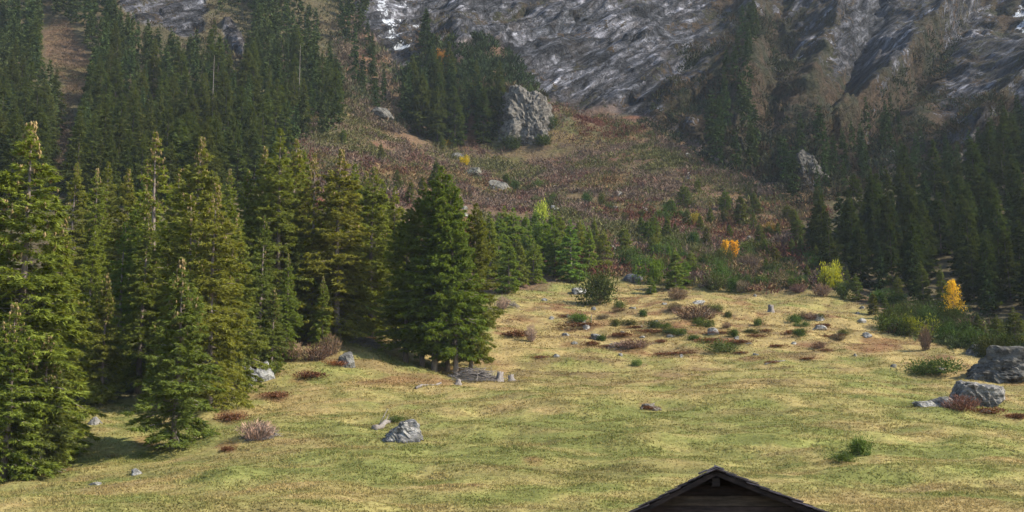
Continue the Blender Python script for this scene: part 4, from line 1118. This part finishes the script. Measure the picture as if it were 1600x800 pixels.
leafy_tree("birch_tree", 1148, 410, 377, 17, M_LARCH, "right of two small orange yellow birches on the slope", 303, (1.05, 0.85, 0.9), "birch", False)

# ------------------------------------------------------------------ boulders and stones
def ico(sub):
    bm = bmesh.new(); bmesh.ops.create_icosphere(bm, subdivisions=sub, radius=1.0)
    V = np.array([v.co[:] for v in bm.verts]); F = np.array([[v.index for v in f.verts] for f in bm.faces]); bm.free()
    return V, F
ICO3, ICO4 = ico(3), ico(5)

def rock_mesh(seed, sx, sy, sz, big=False, planes=11, flat_top=0.0, rough=0.12, wall=False, crags=False):
    """A block bounded by random fracture planes, then roughened."""
    rng = np.random.default_rng(seed)
    V, F = ICO4 if big else ICO3
    N = rng.normal(size=(planes, 3)); N /= np.linalg.norm(N, axis=1, keepdims=True); dd = rng.uniform(0.55, 0.95, planes)
    if flat_top:
        N[0] = np.array([0.10, -0.16, 1.0]) / np.linalg.norm([0.10, -0.16, 1.0]); dd[0] = flat_top
        N[1] = np.array([-0.1, -1.0, -0.25]) / 1.035; dd[1] = 0.72
    if wall:
        dd = np.maximum(dd, 0.86)
        for q, (nn, dq) in enumerate((((0.12, -1.0, 0.10), 0.62), ((1.0, -0.45, 0.12), 0.70), ((0.1, -0.25, 1.0), 0.80), ((-1.0, -0.3, 0.1), 0.85))):
            N[q] = np.array(nn) / np.linalg.norm(nn); dd[q] = dq
    c = V @ N.T
    r = np.min(np.where(c > 0.05, dd / np.maximum(c, 0.05), 9.0), axis=1); r = np.minimum(r, 1.15)
    n = rough * (fbm(V[:, 0] * 2.2 + seed, V[:, 1] * 2.2 + V[:, 2] * 1.7, seed, 4)) + 0.5 * rough * ridged(V[:, 0] * 3 + V[:, 2] * 2, V[:, 1] * 3 + seed, seed + 9, 3)
    if crags:          # fluted, ledged face
        q = 1.0 if wall else 0.5
        n = n + q * 0.16 * ridged(V[:, 0] * 5 + V[:, 1] * 3 + 0.6 * V[:, 2], V[:, 2] * 1.6, seed + 5, 4) + q * 0.12 * ridged(V[:, 2] * 4 + V[:, 0], V[:, 0] * 2.0 + V[:, 1] * 2, seed + 6, 4) + 0.06 * fbm(V[:, 0] * 14, V[:, 2] * 14 + V[:, 1] * 9, seed + 7, 3)
    P = V * (r * (1 + n))[:, None] * np.array([sx, sy, sz])
    return make_mesh("rock", P, F, M_ROCK, False)

ROCKS = []
def rock(x, yb, wpx, hpx, label=None, name="boulder", seed=None, tint=(1, 1, 1), big=False, deep=0.8, flat_top=0.0, sink=0.36, rotz=0.0, rough=0.12, planes=11, category="boulder", group="boulders and stones", tilt=0.0, wall=False, crags=False):
    g = ground_at(x, yb); k = g[1] / F_PX
    sx = wpx * k * 0.5 / 0.82; hz = hpx * k * 0.78
    sz = hz / (1.62 * (1 - sink)) / 0.95
    seed = seed if seed is not None else 400 + len(ROCKS)
    o = add_obj(name, rock_mesh(seed, sx, sx * deep, sz, big, planes, flat_top, rough, wall, crags), loc=(g[0], g[1] + sx * deep * 0.6, float(height(g[0], g[1] + sx * deep * 0.3)) + sz * (0.81 - 1.62 * sink)), rot=(0, tilt, rotz), category=category, group=group, label=label)
    o.color = (*tint, 1)
    ROCKS.append([o, x, yb - hpx * 0.5, label])
    return o
rock(410, 596, 40, 32, "pale rounded boulder with moss on top at the near stand's edge", seed=41, tint=(1.15, 1.18, 1.2), big=True, planes=16, rough=0.09)
rock(366, 608, 58, 40, "grey slanting boulder half hidden under the near stand", seed=42, tint=(0.85, 0.88, 0.95), crags=True, big=True)
rock(541, 574, 32, 32, "smaller rounded grey boulder with streaks at the end of the near stand", seed=43, tint=(0.95, 0.95, 0.93), big=True, planes=16, rough=0.09)
rock(630, 688, 60, 28, "jagged whitish boulder alone in the middle of the pasture", seed=44, tint=(1.0, 1.0, 1.02), big=True, rough=0.28, planes=9)
rock(1526, 634, 66, 50, "flat topped grey boulder on the right side of the pasture", seed=45, tint=(0.9, 0.88, 0.86), crags=True, big=True, flat_top=0.55, planes=7, deep=0.9)
rock(1584, 598, 116, 42, "largest dark mossy boulder at the right picture edge below the wood", seed=46, tint=(0.48, 0.47, 0.45), crags=True, big=True, rough=0.22, deep=0.7)
rock(1535, 558, 34, 24, "rounded mossy stone behind the largest dark boulder", seed=47, tint=(0.72, 0.72, 0.68), big=True)
rock(1448, 636, 30, 12, "pale flat stone left of the heather bush on the right", seed=48, tint=(1.2, 1.2, 1.2))
rock(1472, 636, 34, 16, "dark split stone between pale flat stone and heather bush", seed=49, tint=(0.8, 0.8, 0.82), rough=0.25)
rock(1540, 646, 22, 6, "small flat stone below the flat topped boulder", seed=50)
rock(1470, 583, 14, 8, "small white stone under the spreading juniper mat", seed=51, tint=(1.44, 1.44, 1.44), name="stone", category="stone")
rock(1014, 640, 26, 11, "small pointed stone alone on the open pasture", seed=52, tint=(0.75, 0.7, 0.65), rough=0.25, name="stone", category="stone")
rock(212, 742, 14, 9, "small pale stone on the pasture below the small dense spruce", seed=53, tint=(1.2, 1.2, 1.2), name="stone", category="stone")
rock(148, 758, 16, 6, "flat stone at the lower left of the pasture", seed=54, name="stone", category="stone")
rock(148, 664, 18, 12, "grey stone at the foot of the left edge trees", seed=55, name="stone", category="stone")
rock(1281, 502, 12, 11, "upright white stone on the right of the upper pasture", seed=56, tint=(1.52, 1.52, 1.52), name="stone", category="stone")
rock(1283, 516, 20, 8, "low white stone below the upright white one", seed=57, tint=(1.44, 1.40, 1.36), name="stone", category="stone")
rock(1114, 523, 16, 10, "white stone right below the wide purplish leafless bush", seed=58, tint=(1.44, 1.44, 1.44), name="stone", category="stone")
rock(1093, 476, 16, 9, "white stone right above the wide purplish leafless bush", seed=59, tint=(1.60, 1.60, 1.60), name="stone", category="stone")
rock(912, 505, 9, 6, "small white stone topmost in the red heath strip", seed=60, tint=(1.60, 1.56, 1.52), name="stone", category="stone")
rock(917, 515, 11, 7, "small white stone lowest in the red heath strip", seed=61, tint=(1.52, 1.48, 1.44), name="stone", category="stone")
rock(933, 532, 16, 12, "grey stone at the left end of the low purple thicket", seed=62, tint=(1.12, 1.12, 1.12), name="stone", category="stone")
rock(885, 525, 10, 6, "small pale stone left of the low purple thicket", seed=63, tint=(1.12, 1.12, 1.12), name="stone", category="stone")
rock(1355, 528, 12, 7, "grey stone at the right end of the upper pasture", seed=64, tint=(1.20, 1.20, 1.20), name="stone", category="stone")
rock(1345, 504, 14, 6, "pale flat stone below the scrub of the dark wood", seed=65, tint=(1.44, 1.44, 1.44), name="stone", category="stone")
rock(992, 442, 26, 13, "grey boulder between the dark dwarf conifer and the leafy bush", seed=66, tint=(0.9, 0.9, 0.95))
rock(905, 460, 26, 10, "pale boulder left of the dark dwarf conifer", seed=67, tint=(1.20, 1.20, 1.20))
rock(779, 300, 30, 22, "pale streaked outcrop on the slope above the young spruces", seed=68, tint=(0.75, 0.73, 0.68), big=True)
rock(741, 275, 26, 16, "mossy pale boulder on the slope left of the streaked outcrop", seed=69, tint=(0.7, 0.7, 0.6), big=True)
rock(710, 250, 24, 14, "pale boulder under the wood beside the pale crag", seed=70, tint=(0.7, 0.68, 0.62))
rock(765, 318, 12, 9, "small white boulder below the streaked outcrop", seed=71, tint=(1.52, 1.48, 1.40))
rock(866, 330, 14, 10, "grey boulder above the pale lime green little tree", seed=72, tint=(0.9, 0.95, 1.0))
rock(634, 362, 10, 8, "small pale boulder between near stand and free spruce group", seed=73, tint=(1.28, 1.24, 1.20))
# the pale crag that ends the wood in the middle distance
rock(822, 228, 72, 100, "tall pale crag wall beside the wood in the middle distance", name="crag", seed=88, tint=(0.62, 0.585, 0.54), big=True, deep=0.8, sink=0.12, rough=0.20, crags=True, planes=26, wall=True, category="crag", group=None)
rock(590, 185, 40, 22, "dark low crag at the foot of the snowy couloir", name="crag", seed=82, tint=(0.5, 0.49, 0.47), big=True, category="crag", group=None)
rock(1262, 290, 56, 46, "pale broken crag at the foot of the rock face beside dark spruces", name="crag", seed=83, tint=(0.38, 0.365, 0.34), big=True, rough=0.3, category="crag", group=None)
rs = random.Random(9)
for n in range(34):
    x = rs.uniform(840, 1400); y = rs.uniform(462, 560) + max(0, (x - 1250)) * 0.10
    if any(abs(r[1] - x) < 14 and abs(r[2] - y) < 8 for r in ROCKS):
        continue
    t = rs.uniform(0.8, 1.4)
    rock(x, y, rs.uniform(5, 11), rs.uniform(3, 6), None, name="stone", tint=(t, t, t * 0.97), category="stone", group="scattered stones of the upper pasture")
for n in range(16):
    x = rs.uniform(700, 1180); y = rs.uniform(245, 400)
    t = rs.uniform(0.9, 1.5)
    rock(x, y, rs.uniform(7, 14), rs.uniform(5, 9), None, name="stone", tint=(t, t, t * 0.95), category="stone", group="stones on the rough slope")

# ------------------------------------------------------------------ dead wood
def stump(x, yb, wpx, hpx, label, seed, tint=None):
    g = ground_at(x, yb); k = g[1] / F_PX; rng = np.random.default_rng(seed)
    r = wpx * k * 0.5; h = hpx * k
    sides = 14; t = np.arange(sides) * 2 * math.pi / sides
    V = []
    for z, f in ((-0.15, 1.35), (0.05, 1.25), (0.3 * h, 0.95), (0.75 * h, 0.85), (h, 0.8)):
        rad = r * f * (1 + 0.12 * np.sin(3 * t + seed) + 0.08 * rng.normal(size=sides))
        top = (z + (0.28 * h * rng.random(sides) if z == h else 0))
        V.append(np.stack([rad * np.cos(t), rad * np.sin(t), np.broadcast_to(top, sides)], 1))
    V = np.concatenate(V + [np.array([[0, 0, h * 0.95]])])
    F = [(i * sides + a, i * sides + (a + 1) % sides, (i + 1) * sides + (a + 1) % sides, (i + 1) * sides + a) for i in range(4) for a in range(sides)]
    F += [(4 * sides + a, 4 * sides + (a + 1) % sides, 5 * sides, 5 * sides) for a in range(sides)]
    tris = []
    for f in F:
        tris.append(f[:3])
        if f[3] != f[2]:
            tris.append((f[0], f[2], f[3]))
    add_obj("tree_stump", make_mesh("tree_stump", V, np.array(tris), M_DEADWOOD, True), loc=tuple(g), rot=(rng.uniform(-.1, .1), rng.uniform(-.15, .15), 0), category="stump", label=label, group="tree stumps on the pasture")
stump(780, 596, 12, 13, "taller pale stump at the right end of the brush heap by the free group", 1)
stump(799, 595, 10, 8, "short pale stump standing farthest right beside the brush heap", 2)
stump(716, 600, 9, 6, "small stump at the foot of the thickest trunk of the free group", 3)
stump(1205, 488, 10, 10, "dark stump on the upper pasture below the young scrub", 6)

def sticks(rng, n, rx, ry, hz, lmin, lmax, r0):
    """Separate cut branches thrown on a heap."""
    parts = []
    for _ in range(n):
        a = rng.random() * 6.283; q = math.sqrt(rng.random())
        c = np.array([math.cos(a) * q * rx, math.sin(a) * q * ry, hz * (1 - q * q) * rng.uniform(0.3, 1.0)])
        az = rng.normal(0.2, 0.9); d = np.array([math.cos(az), math.sin(az), rng.normal(0, 0.22)]) * rng.uniform(lmin, lmax) * 0.5
        parts.append(tube([c - d, c + rng.normal(0, 0.06, 3), c + d * 0.9], [r0 * rng.uniform(0.6, 1.4), r0 * 0.8, r0 * 0.3], 3))
    return join(parts)

def brush_heap(x, yb, wpx, hpx, label, seed, n=170):
    g = ground_at(x, yb); k = g[1] / F_PX; rng = np.random.default_rng(seed)
    rx = wpx * k * 0.5; hz = hpx * k
    V, F = sticks(rng, n, rx, rx * 0.8, hz, 0.5 * rx, 1.3 * rx, 0.035)
    gz = height(g[0] + V[:, 0], g[1] + rx * 0.5 + V[:, 1]) - g[2]
    V[:, 2] += gz * 0.9 - 0.02
    add_obj("brush_heap", make_mesh("brush_heap", V, F, M_DEADWOOD, True), loc=(g[0], g[1] + rx * 0.5, g[2]), category="brush heap", label=label, group="heaps of cut branches", kind=None)
brush_heap(745, 596, 70, 22, "grey heap of cut branches right of the free spruce group's trunks", 31, 260)
brush_heap(572, 541, 44, 12, "pale heap of cut branches left of the free spruce group", 32, 120)
brush_heap(408, 688, 50, 24, "heap of grey sticks on the brush mound below the near stand", 33, 120)
brush_heap(965, 546, 36, 8, "low heap of pale sticks beside the grey stone on the upper pasture", 34, 70)
brush_heap(800, 482, 30, 12, "pale scatter of dead branches right of the free spruce group", 35, 70)

def snag(x, yb, yt, label, d=None, r=0.12, lean=0.0, seed=0, name="dead_trunk"):
    g = ground_at(x, yb) if d is None else None
    if d is not None:
        p = world_at(x, yb, d); g = np.array([p[0], d, float(height(p[0], d))])
    H = float(world_at(x, yt, g[1])[2] - g[2]); rng = np.random.default_rng(seed)
    parts = [tube([(0, 0, -0.3), (lean * H * 0.5, 0.02 * H, H * 0.5), (lean * H, 0, H)], [r, r * 0.7, r * 0.25], 6)]
    for _ in range(9):
        z = rng.uniform(0.3, 0.95) * H; a = rng.random() * 6.28
        parts.append(tube([(lean * z, 0, z), (lean * z + 0.07 * H * math.cos(a), 0.07 * H * math.sin(a), z - 0.01 * H)], [r * 0.22, r * 0.08], 3))
    add_obj(name, make_mesh(name, *join(parts), M_DEADWOOD, True), loc=tuple(g), category="dead tree", label=label, group="bleached dead trunks")
snag(332, 150, 86, "bleached dead trunk among the dark spruces of the left slope", d=350, r=0.14, seed=1)
snag(466, 175, 70, "tall thin bleached trunk right of the other one on the left slope", d=352, r=0.13, seed=2)
snag(923, 505, 490, "short bleached post standing in the red heath strip", r=0.10, lean=0.12, seed=3)
snag(827, 528, 512, "thin bleached post beside the grey dead bush on the upper pasture", r=0.06, seed=4)
snag(773, 478, 462, "thin white post at the right edge of the free spruce group", r=0.06, seed=5)

def log(x0, y0, x1, y1, r, label, seed):
    a, b = ground_at(x0, y0), ground_at(x1, y1); c = (a + b) * 0.5; rng = np.random.default_rng(seed)
    ts = np.linspace(0, 1, 6); pts = np.array([a + (b - a) * t + rng.normal(0, 0.04, 3) for t in ts])
    pts[:, 2] = height(pts[:, 0], pts[:, 1]) + r * 0.6
    parts = [tube(pts - c, r * (1.05 - 0.4 * ts), 7)]
    for _ in range(4):
        i = rng.integers(1, 5); d = rng.normal(size=3); d[2] = abs(d[2]); parts.append(tube([pts[i] - c, pts[i] - c + d * r * 2.2], [r * 0.25, r * 0.1], 3))
    add_obj("fallen_log", make_mesh("fallen_log", *join(parts), M_DEADWOOD, True), loc=tuple(c), category="log", label=label, group="fallen logs on the pasture")
log(585, 672, 612, 658, 0.28, "weathered fallen log with raised end left of the jagged boulder", 1)
log(1002, 640, 1022, 632, 0.12, "short bleached log at the small pointed stone on the pasture", 2)
log(1000, 512, 1016, 505, 0.10, "thin grey log on the upper pasture", 3)
log(1195, 570, 1225, 564, 0.10, "thin grey log low on the right of the upper pasture", 4)
log(650, 608, 690, 600, 0.16, "dark log at the foot of the free spruce group", 5)

# ------------------------------------------------------------------ ground cover: grass tufts, slope scrub, ledge scrub
def grass():
    rng = np.random.default_rng(91)
    n = 160000
    u = rng.random(n); Y = 58 * (245 / 58) ** u; X = rng.uniform(-0.47, 0.47, n) * Y
    Z0 = base_h(X, Y); m = masks(X, Y, Z0)
    ok = m["meadow"] > 0.45
    X, Y, Z0 = X[ok], Y[ok], Z0[ok]; m = masks(X, Y, Z0)
    Z = Z0 + detail_h(X, Y, Z0, m); C = ground_color(X, Y, Z0, m)
    n = len(X)
    lush = rng.random(n) < 0.75
    tall = np.clip(0.55 + 0.6 * fbm(X / 3, Y / 2.4, 95, 3), 0.2, 1.0)
    sc = 0.15 + 0.0013 * Y
    bl = 4
    j = np.repeat(np.arange(n), bl)
    P = np.stack([X[j], Y[j], Z[j] - 0.02], 1) + rng.normal(0, 1, (n * bl, 3)) * (sc[j] * 0.5)[:, None] * np.array([1, 1, 0])
    D = np.stack([rng.normal(0, 0.55, n * bl), rng.normal(0, 0.55, n * bl), rng.uniform(0.35, 0.9, n * bl)], 1); D /= np.linalg.norm(D, axis=1, keepdims=True)
    V, F = tri_blades(P, D, sc[j] * tall[j] * rng.uniform(0.6, 1.3, n * bl), sc[j] * 0.34 * rng.uniform(0.6, 1.4, n * bl), rng)
    col = C[j] * rng.uniform(0.9, 1.5, (n * bl, 1)); dry = rng.random(n * bl) < 0.22
    col[dry] = col[dry] * 0.5 + C_STRAW * 0.6
    add_obj("grass", make_mesh("grass", V, F, M_GRASS, False, color={"col": np.repeat(col, 3, axis=0)}), kind="stuff", label="short green and straw coloured pasture grass")
grass()

def scrub(name, label, poly, d0, d1, n, hmin, hmax, pal, blades, seed, holes=(), wide=0.5, upz=0.7, clump=0.0):
    rng = np.random.default_rng(seed)
    xs = [p[0] for p in poly]
    Y = rng.uniform(d0, d1, n); X = (rng.uniform(min(xs), max(xs), n) - 800) / F_PX * Y * 1.03
    X, Y, Z = surface(X, Y); px, py = project(X, Y, Z)
    ok = poly_sd(px, py, poly) > 0
    for h in holes:
        ok &= poly_sd(px, py, h) < 0
    if clump:
        ok &= fbm(X / 14, Y / 14, seed, 3) > -clump
    X, Y, Z = X[ok], Y[ok], Z[ok]; n = len(X)
    H = rng.uniform(hmin, hmax, n); W = H * rng.uniform(0.55, 1.0, n) * wide * 2
    pal = np.array(pal); sel = np.clip(((1.3 * fbm(X / 26, Y / 26, seed + 3, 3) + 0.5) * len(pal) + rng.normal(0, 0.5, n)).astype(int), 0, len(pal) - 1)
    C = pal[sel] * rng.uniform(0.7, 1.3, (n, 1))
    j = np.repeat(np.arange(n), blades); N = len(j)
    a = rng.random(N) * 6.283; q = rng.random(N) ** 0.5; z = rng.random(N)
    P = np.stack([X[j] + np.cos(a) * q * W[j], Y[j] + np.sin(a) * q * W[j], Z[j] - 0.1 + H[j] * z * (1 - 0.75 * q * q)], 1)
    D = np.stack([np.cos(a) * 0.6, np.sin(a) * 0.6, np.full(N, upz)], 1) + rng.normal(0, 0.35, (N, 3)); D /= np.linalg.norm(D, axis=1, keepdims=True)
    V, F = tri_blades(P, D, H[j] * rng.uniform(0.35, 0.6, N), H[j] * rng.uniform(0.10, 0.22, N), rng)
    add_obj(name, make_mesh(name, V, F, M_SCRUB, False, color={"col": np.repeat(C[j] * rng.uniform(0.7, 1.3, (N, 1)), 3, axis=0)}), kind="stuff", label=label)
    print(name, n, "tris", N)
FAN_POLY = [(480, 190), (540, 130), (620, 200), (640, 230), (790, 225), (800, 195), (860, 160), (930, 178), (1000, 195), (1100, 255), (1240, 310), (1300, 330), (1270, 400), (1320, 445), (1200, 462), (1060, 448), (900, 432), (760, 440), (740, 320), (560, 330), (430, 330), (440, 240)]
scrub("slope_shrubbery", "brown and purple leafless alder scrub covering the slope", FAN_POLY, 225, 480, 24000, 0.7, 2.2,
      [(0.090, 0.086, 0.034), (0.105, 0.072, 0.054), (0.125, 0.090, 0.066), (0.105, 0.055, 0.042), (0.080, 0.078, 0.030), (0.150, 0.100, 0.050), (0.095, 0.040, 0.028)], 22, 501, wide=0.62, clump=0.42)
scrub("alder_thicket", "olive green alder thicket along the top of the slope", [(930, 182), (1050, 212), (1180, 288), (1250, 330), (1200, 335), (1080, 275), (980, 225)], 320, 470, 1500, 0.9, 2.4, [(0.058, 0.062, 0.024), (0.075, 0.078, 0.030), (0.09, 0.075, 0.045)], 36, 507, wide=0.6)
scrub("gully_shrubbery", "tan and brown scrub in the clearing of the left slope", GULLY, 270, 480, 3000, 0.5, 1.3, [(0.14, 0.095, 0.06), (0.10, 0.07, 0.045), (0.08, 0.07, 0.035)], 26, 502, wide=0.6)
scrub("dwarf_pine_scrub", "dark green dwarf pine scrub on the wooded knoll", [(615, 120), (650, 110), (670, 60), (770, 60), (835, 130), (850, 165), (800, 180), (700, 180), (640, 190)], 385, 520, 1500, 1.8, 4.2, [(0.028, 0.040, 0.017), (0.038, 0.050, 0.018), (0.065, 0.05, 0.027), (0.035, 0.044, 0.017)], 60, 503, wide=0.5)
scrub("left_slope_undergrowth", "brown and dark green undergrowth between the trees of the upper left slope", [(150, 60), (185, -40), (560, -40), (540, 150), (380, 130), (250, 80)], 380, 620, 3600, 1.0, 3.0, [(0.075, 0.055, 0.034), (0.040, 0.046, 0.021), (0.055, 0.052, 0.026), (0.09, 0.065, 0.04)], 22, 508, holes=[CRAG_A, CRAG_B], wide=0.55)
scrub("couloir_scrub", "brown and green scrub beside the snowy couloir", [(520, 60), (560, 30), (610, 95), (645, 130), (650, 190), (620, 215), (560, 190), (530, 150)], 380, 560, 1200, 1.2, 3.2, [(0.13, 0.095, 0.065), (0.06, 0.068, 0.03), (0.10, 0.08, 0.05)], 44, 504, wide=0.5)
LEDGE_POLY = [(1000, 195), (1060, 90), (1130, 20), (1260, 10), (1250, 150), (1330, 200), (1440, 60), (1500, 30), (1480, 160), (1600, 150), (1600, 260), (1480, 280), (1350, 300), (1260, 330), (1180, 290), (1080, 240)]
scrub("ledge_scrub", "olive and brown scrub on the ledges of the rock face", LEDGE_POLY, 310, 600, 8000, 1.0, 3.6, [(0.024, 0.029, 0.015), (0.050, 0.036, 0.021), (0.033, 0.034, 0.017), (0.06, 0.043, 0.024), (0.026, 0.032, 0.016)], 26, 505, wide=0.6, clump=0.10)
scrub("forest_undergrowth", "dark undergrowth below the right hand wood", [(1380, 490), (1450, 485), (1540, 505), (1640, 535), (1640, 575), (1540, 555), (1450, 535), (1400, 525)], 150, 230, 1500, 0.6, 1.8, [(0.045, 0.058, 0.022), (0.075, 0.080, 0.028), (0.10, 0.07, 0.045)], 44, 506, wide=0.6)

# ------------------------------------------------------------------ the air of the valley
def haze():
    V, F = box(-600, 600, -40, 830, ZMIN, ZMAX)
    g = Graph("valley_haze")
    v = g.n("ShaderNodeVolumePrincipled")
    v.inputs["Color"].default_value = (0.78, 0.88, 1.0, 1)
    v.inputs["Density"].default_value = HAZE
    v.inputs["Anisotropy"].default_value = 0.1
    g.link(v.outputs[0], g.out.inputs["Volume"])
    me = make_mesh("haze", V, F, g.mat)
    add_obj("haze", me, kind="stuff", label="thin bluish valley haze")
HAZE = 0.00006
ZMIN = min(min(c[2] for c in o.bound_box) for o in bpy.data.objects if o.get('kind') == 'structure') - 2
ZMAX = max(max(c[2] for c in o.bound_box) for o in bpy.data.objects if o.get('kind') == 'structure') + 6
print('land', ZMIN, ZMAX)
haze()

# ------------------------------------------------------------------ a label for everything not named by hand
ORD = ["first", "second", "third", "fourth", "fifth", "sixth", "seventh", "eighth", "ninth", "tenth", "eleventh", "twelfth", "thirteenth", "fourteenth", "fifteenth", "sixteenth", "seventeenth", "eighteenth", "nineteenth", "twentieth"] + ["%s twenty" % w for w in ()]
def ordinal(n):
    if n < 20:
        return ORD[n]
    tens = {2: "twenty", 3: "thirty", 4: "forty", 5: "fifty"}[(n + 1) // 10]
    return tens + "-" + ORD[(n + 1) % 10 - 1] if (n + 1) % 10 else {20: "twentieth", 30: "thirtieth", 40: "fortieth", 50: "fiftieth"}[n + 1]
MARKS = [("brown gully of the left slope", 98, 130), ("grey crag in the left wood", 255, 25), ("small tan outcrop of the left wood", 368, 60), ("shorter bleached trunk", 332, 115), ("tall bleached trunk", 466, 120), ("snowy couloir", 590, 60),
         ("orange bush on the knoll", 690, 95), ("pale crag wall", 822, 180), ("slope's streaked outcrop", 779, 290), ("lime green little tree", 846, 335), ("dark dwarf conifer", 935, 455), ("wide purplish bush", 1092, 490), ("widest young spruce", 1055, 420),
         ("two yellow birches", 1141, 394), ("broken crag below the cliff", 1262, 265), ("yellow green bush", 1297, 432), ("golden larch", 1491, 470), ("largest mossy boulder", 1572, 565), ("cliff's wooded rib", 1150, 180), ("red heath strip", 905, 505), ("upright white stone", 1281, 495), ("spreading juniper mat", 1465, 580),
         ("tip of the foremost tall spruce", 45, 190), ("highest tip of the near stand", 440, 200), ("upper picture edge over the dark wood", 1450, 200), ("right picture edge amid the dark wood", 1598, 330), ("left picture edge amid the wood", 2, 110)]
def auto_label(items, noun):
    """items: [object, photo x, photo y, adjective]"""
    bins = {}
    for o, x, y, adj in items:
        k = min(range(len(MARKS)), key=lambda i: (MARKS[i][1] - x) ** 2 + (1.4 * (MARKS[i][2] - y)) ** 2)
        dx, dy = x - MARKS[k][1], y - MARKS[k][2]
        side = ("right of" if dx > 0 else "left of") if abs(dx) > 1.1 * abs(dy) else ("below" if dy > 0 else "above")
        bins.setdefault((k, side), []).append((math.hypot(dx, dy), o, adj))
    for (k, side), v in bins.items():
        v.sort(key=lambda e: e[0])
        for n, (_, o, adj) in enumerate(v):
            o["label"] = f"{adj} {noun}, {ordinal(n)} nearest {side} the {MARKS[k][0]}"
far = [(o, x, y, "tall dark" if H > 20 else "dark" if H > 16.5 else "short dark") for o, x, y, H, lab in TREES if lab is None and o.name.startswith("distant")]
auto_label(far, "spruce")
auto_label([(o, x, y, "small green" if H < 6 else "mid sized green") for o, x, y, H, lab in TREES if lab is None and o.name.startswith("young")], "young spruce")
auto_label([(o, x, y, "low dark green") for o, x, y, k, lab in BUSHES if lab is None and k == "green"], "conifer bush")
auto_label([(o, x, y, "brown purple") for o, x, y, k, lab in BUSHES if lab is None and k == "bare"], "leafless bush")
auto_label([(o, x, y, "low rusty red") for o, x, y, k, lab in BUSHES if lab is None and k == "heath"], "heath clump")
auto_label([(o, x, y, "small pale") for o, x, y, lab in ROCKS if lab is None], "stone")
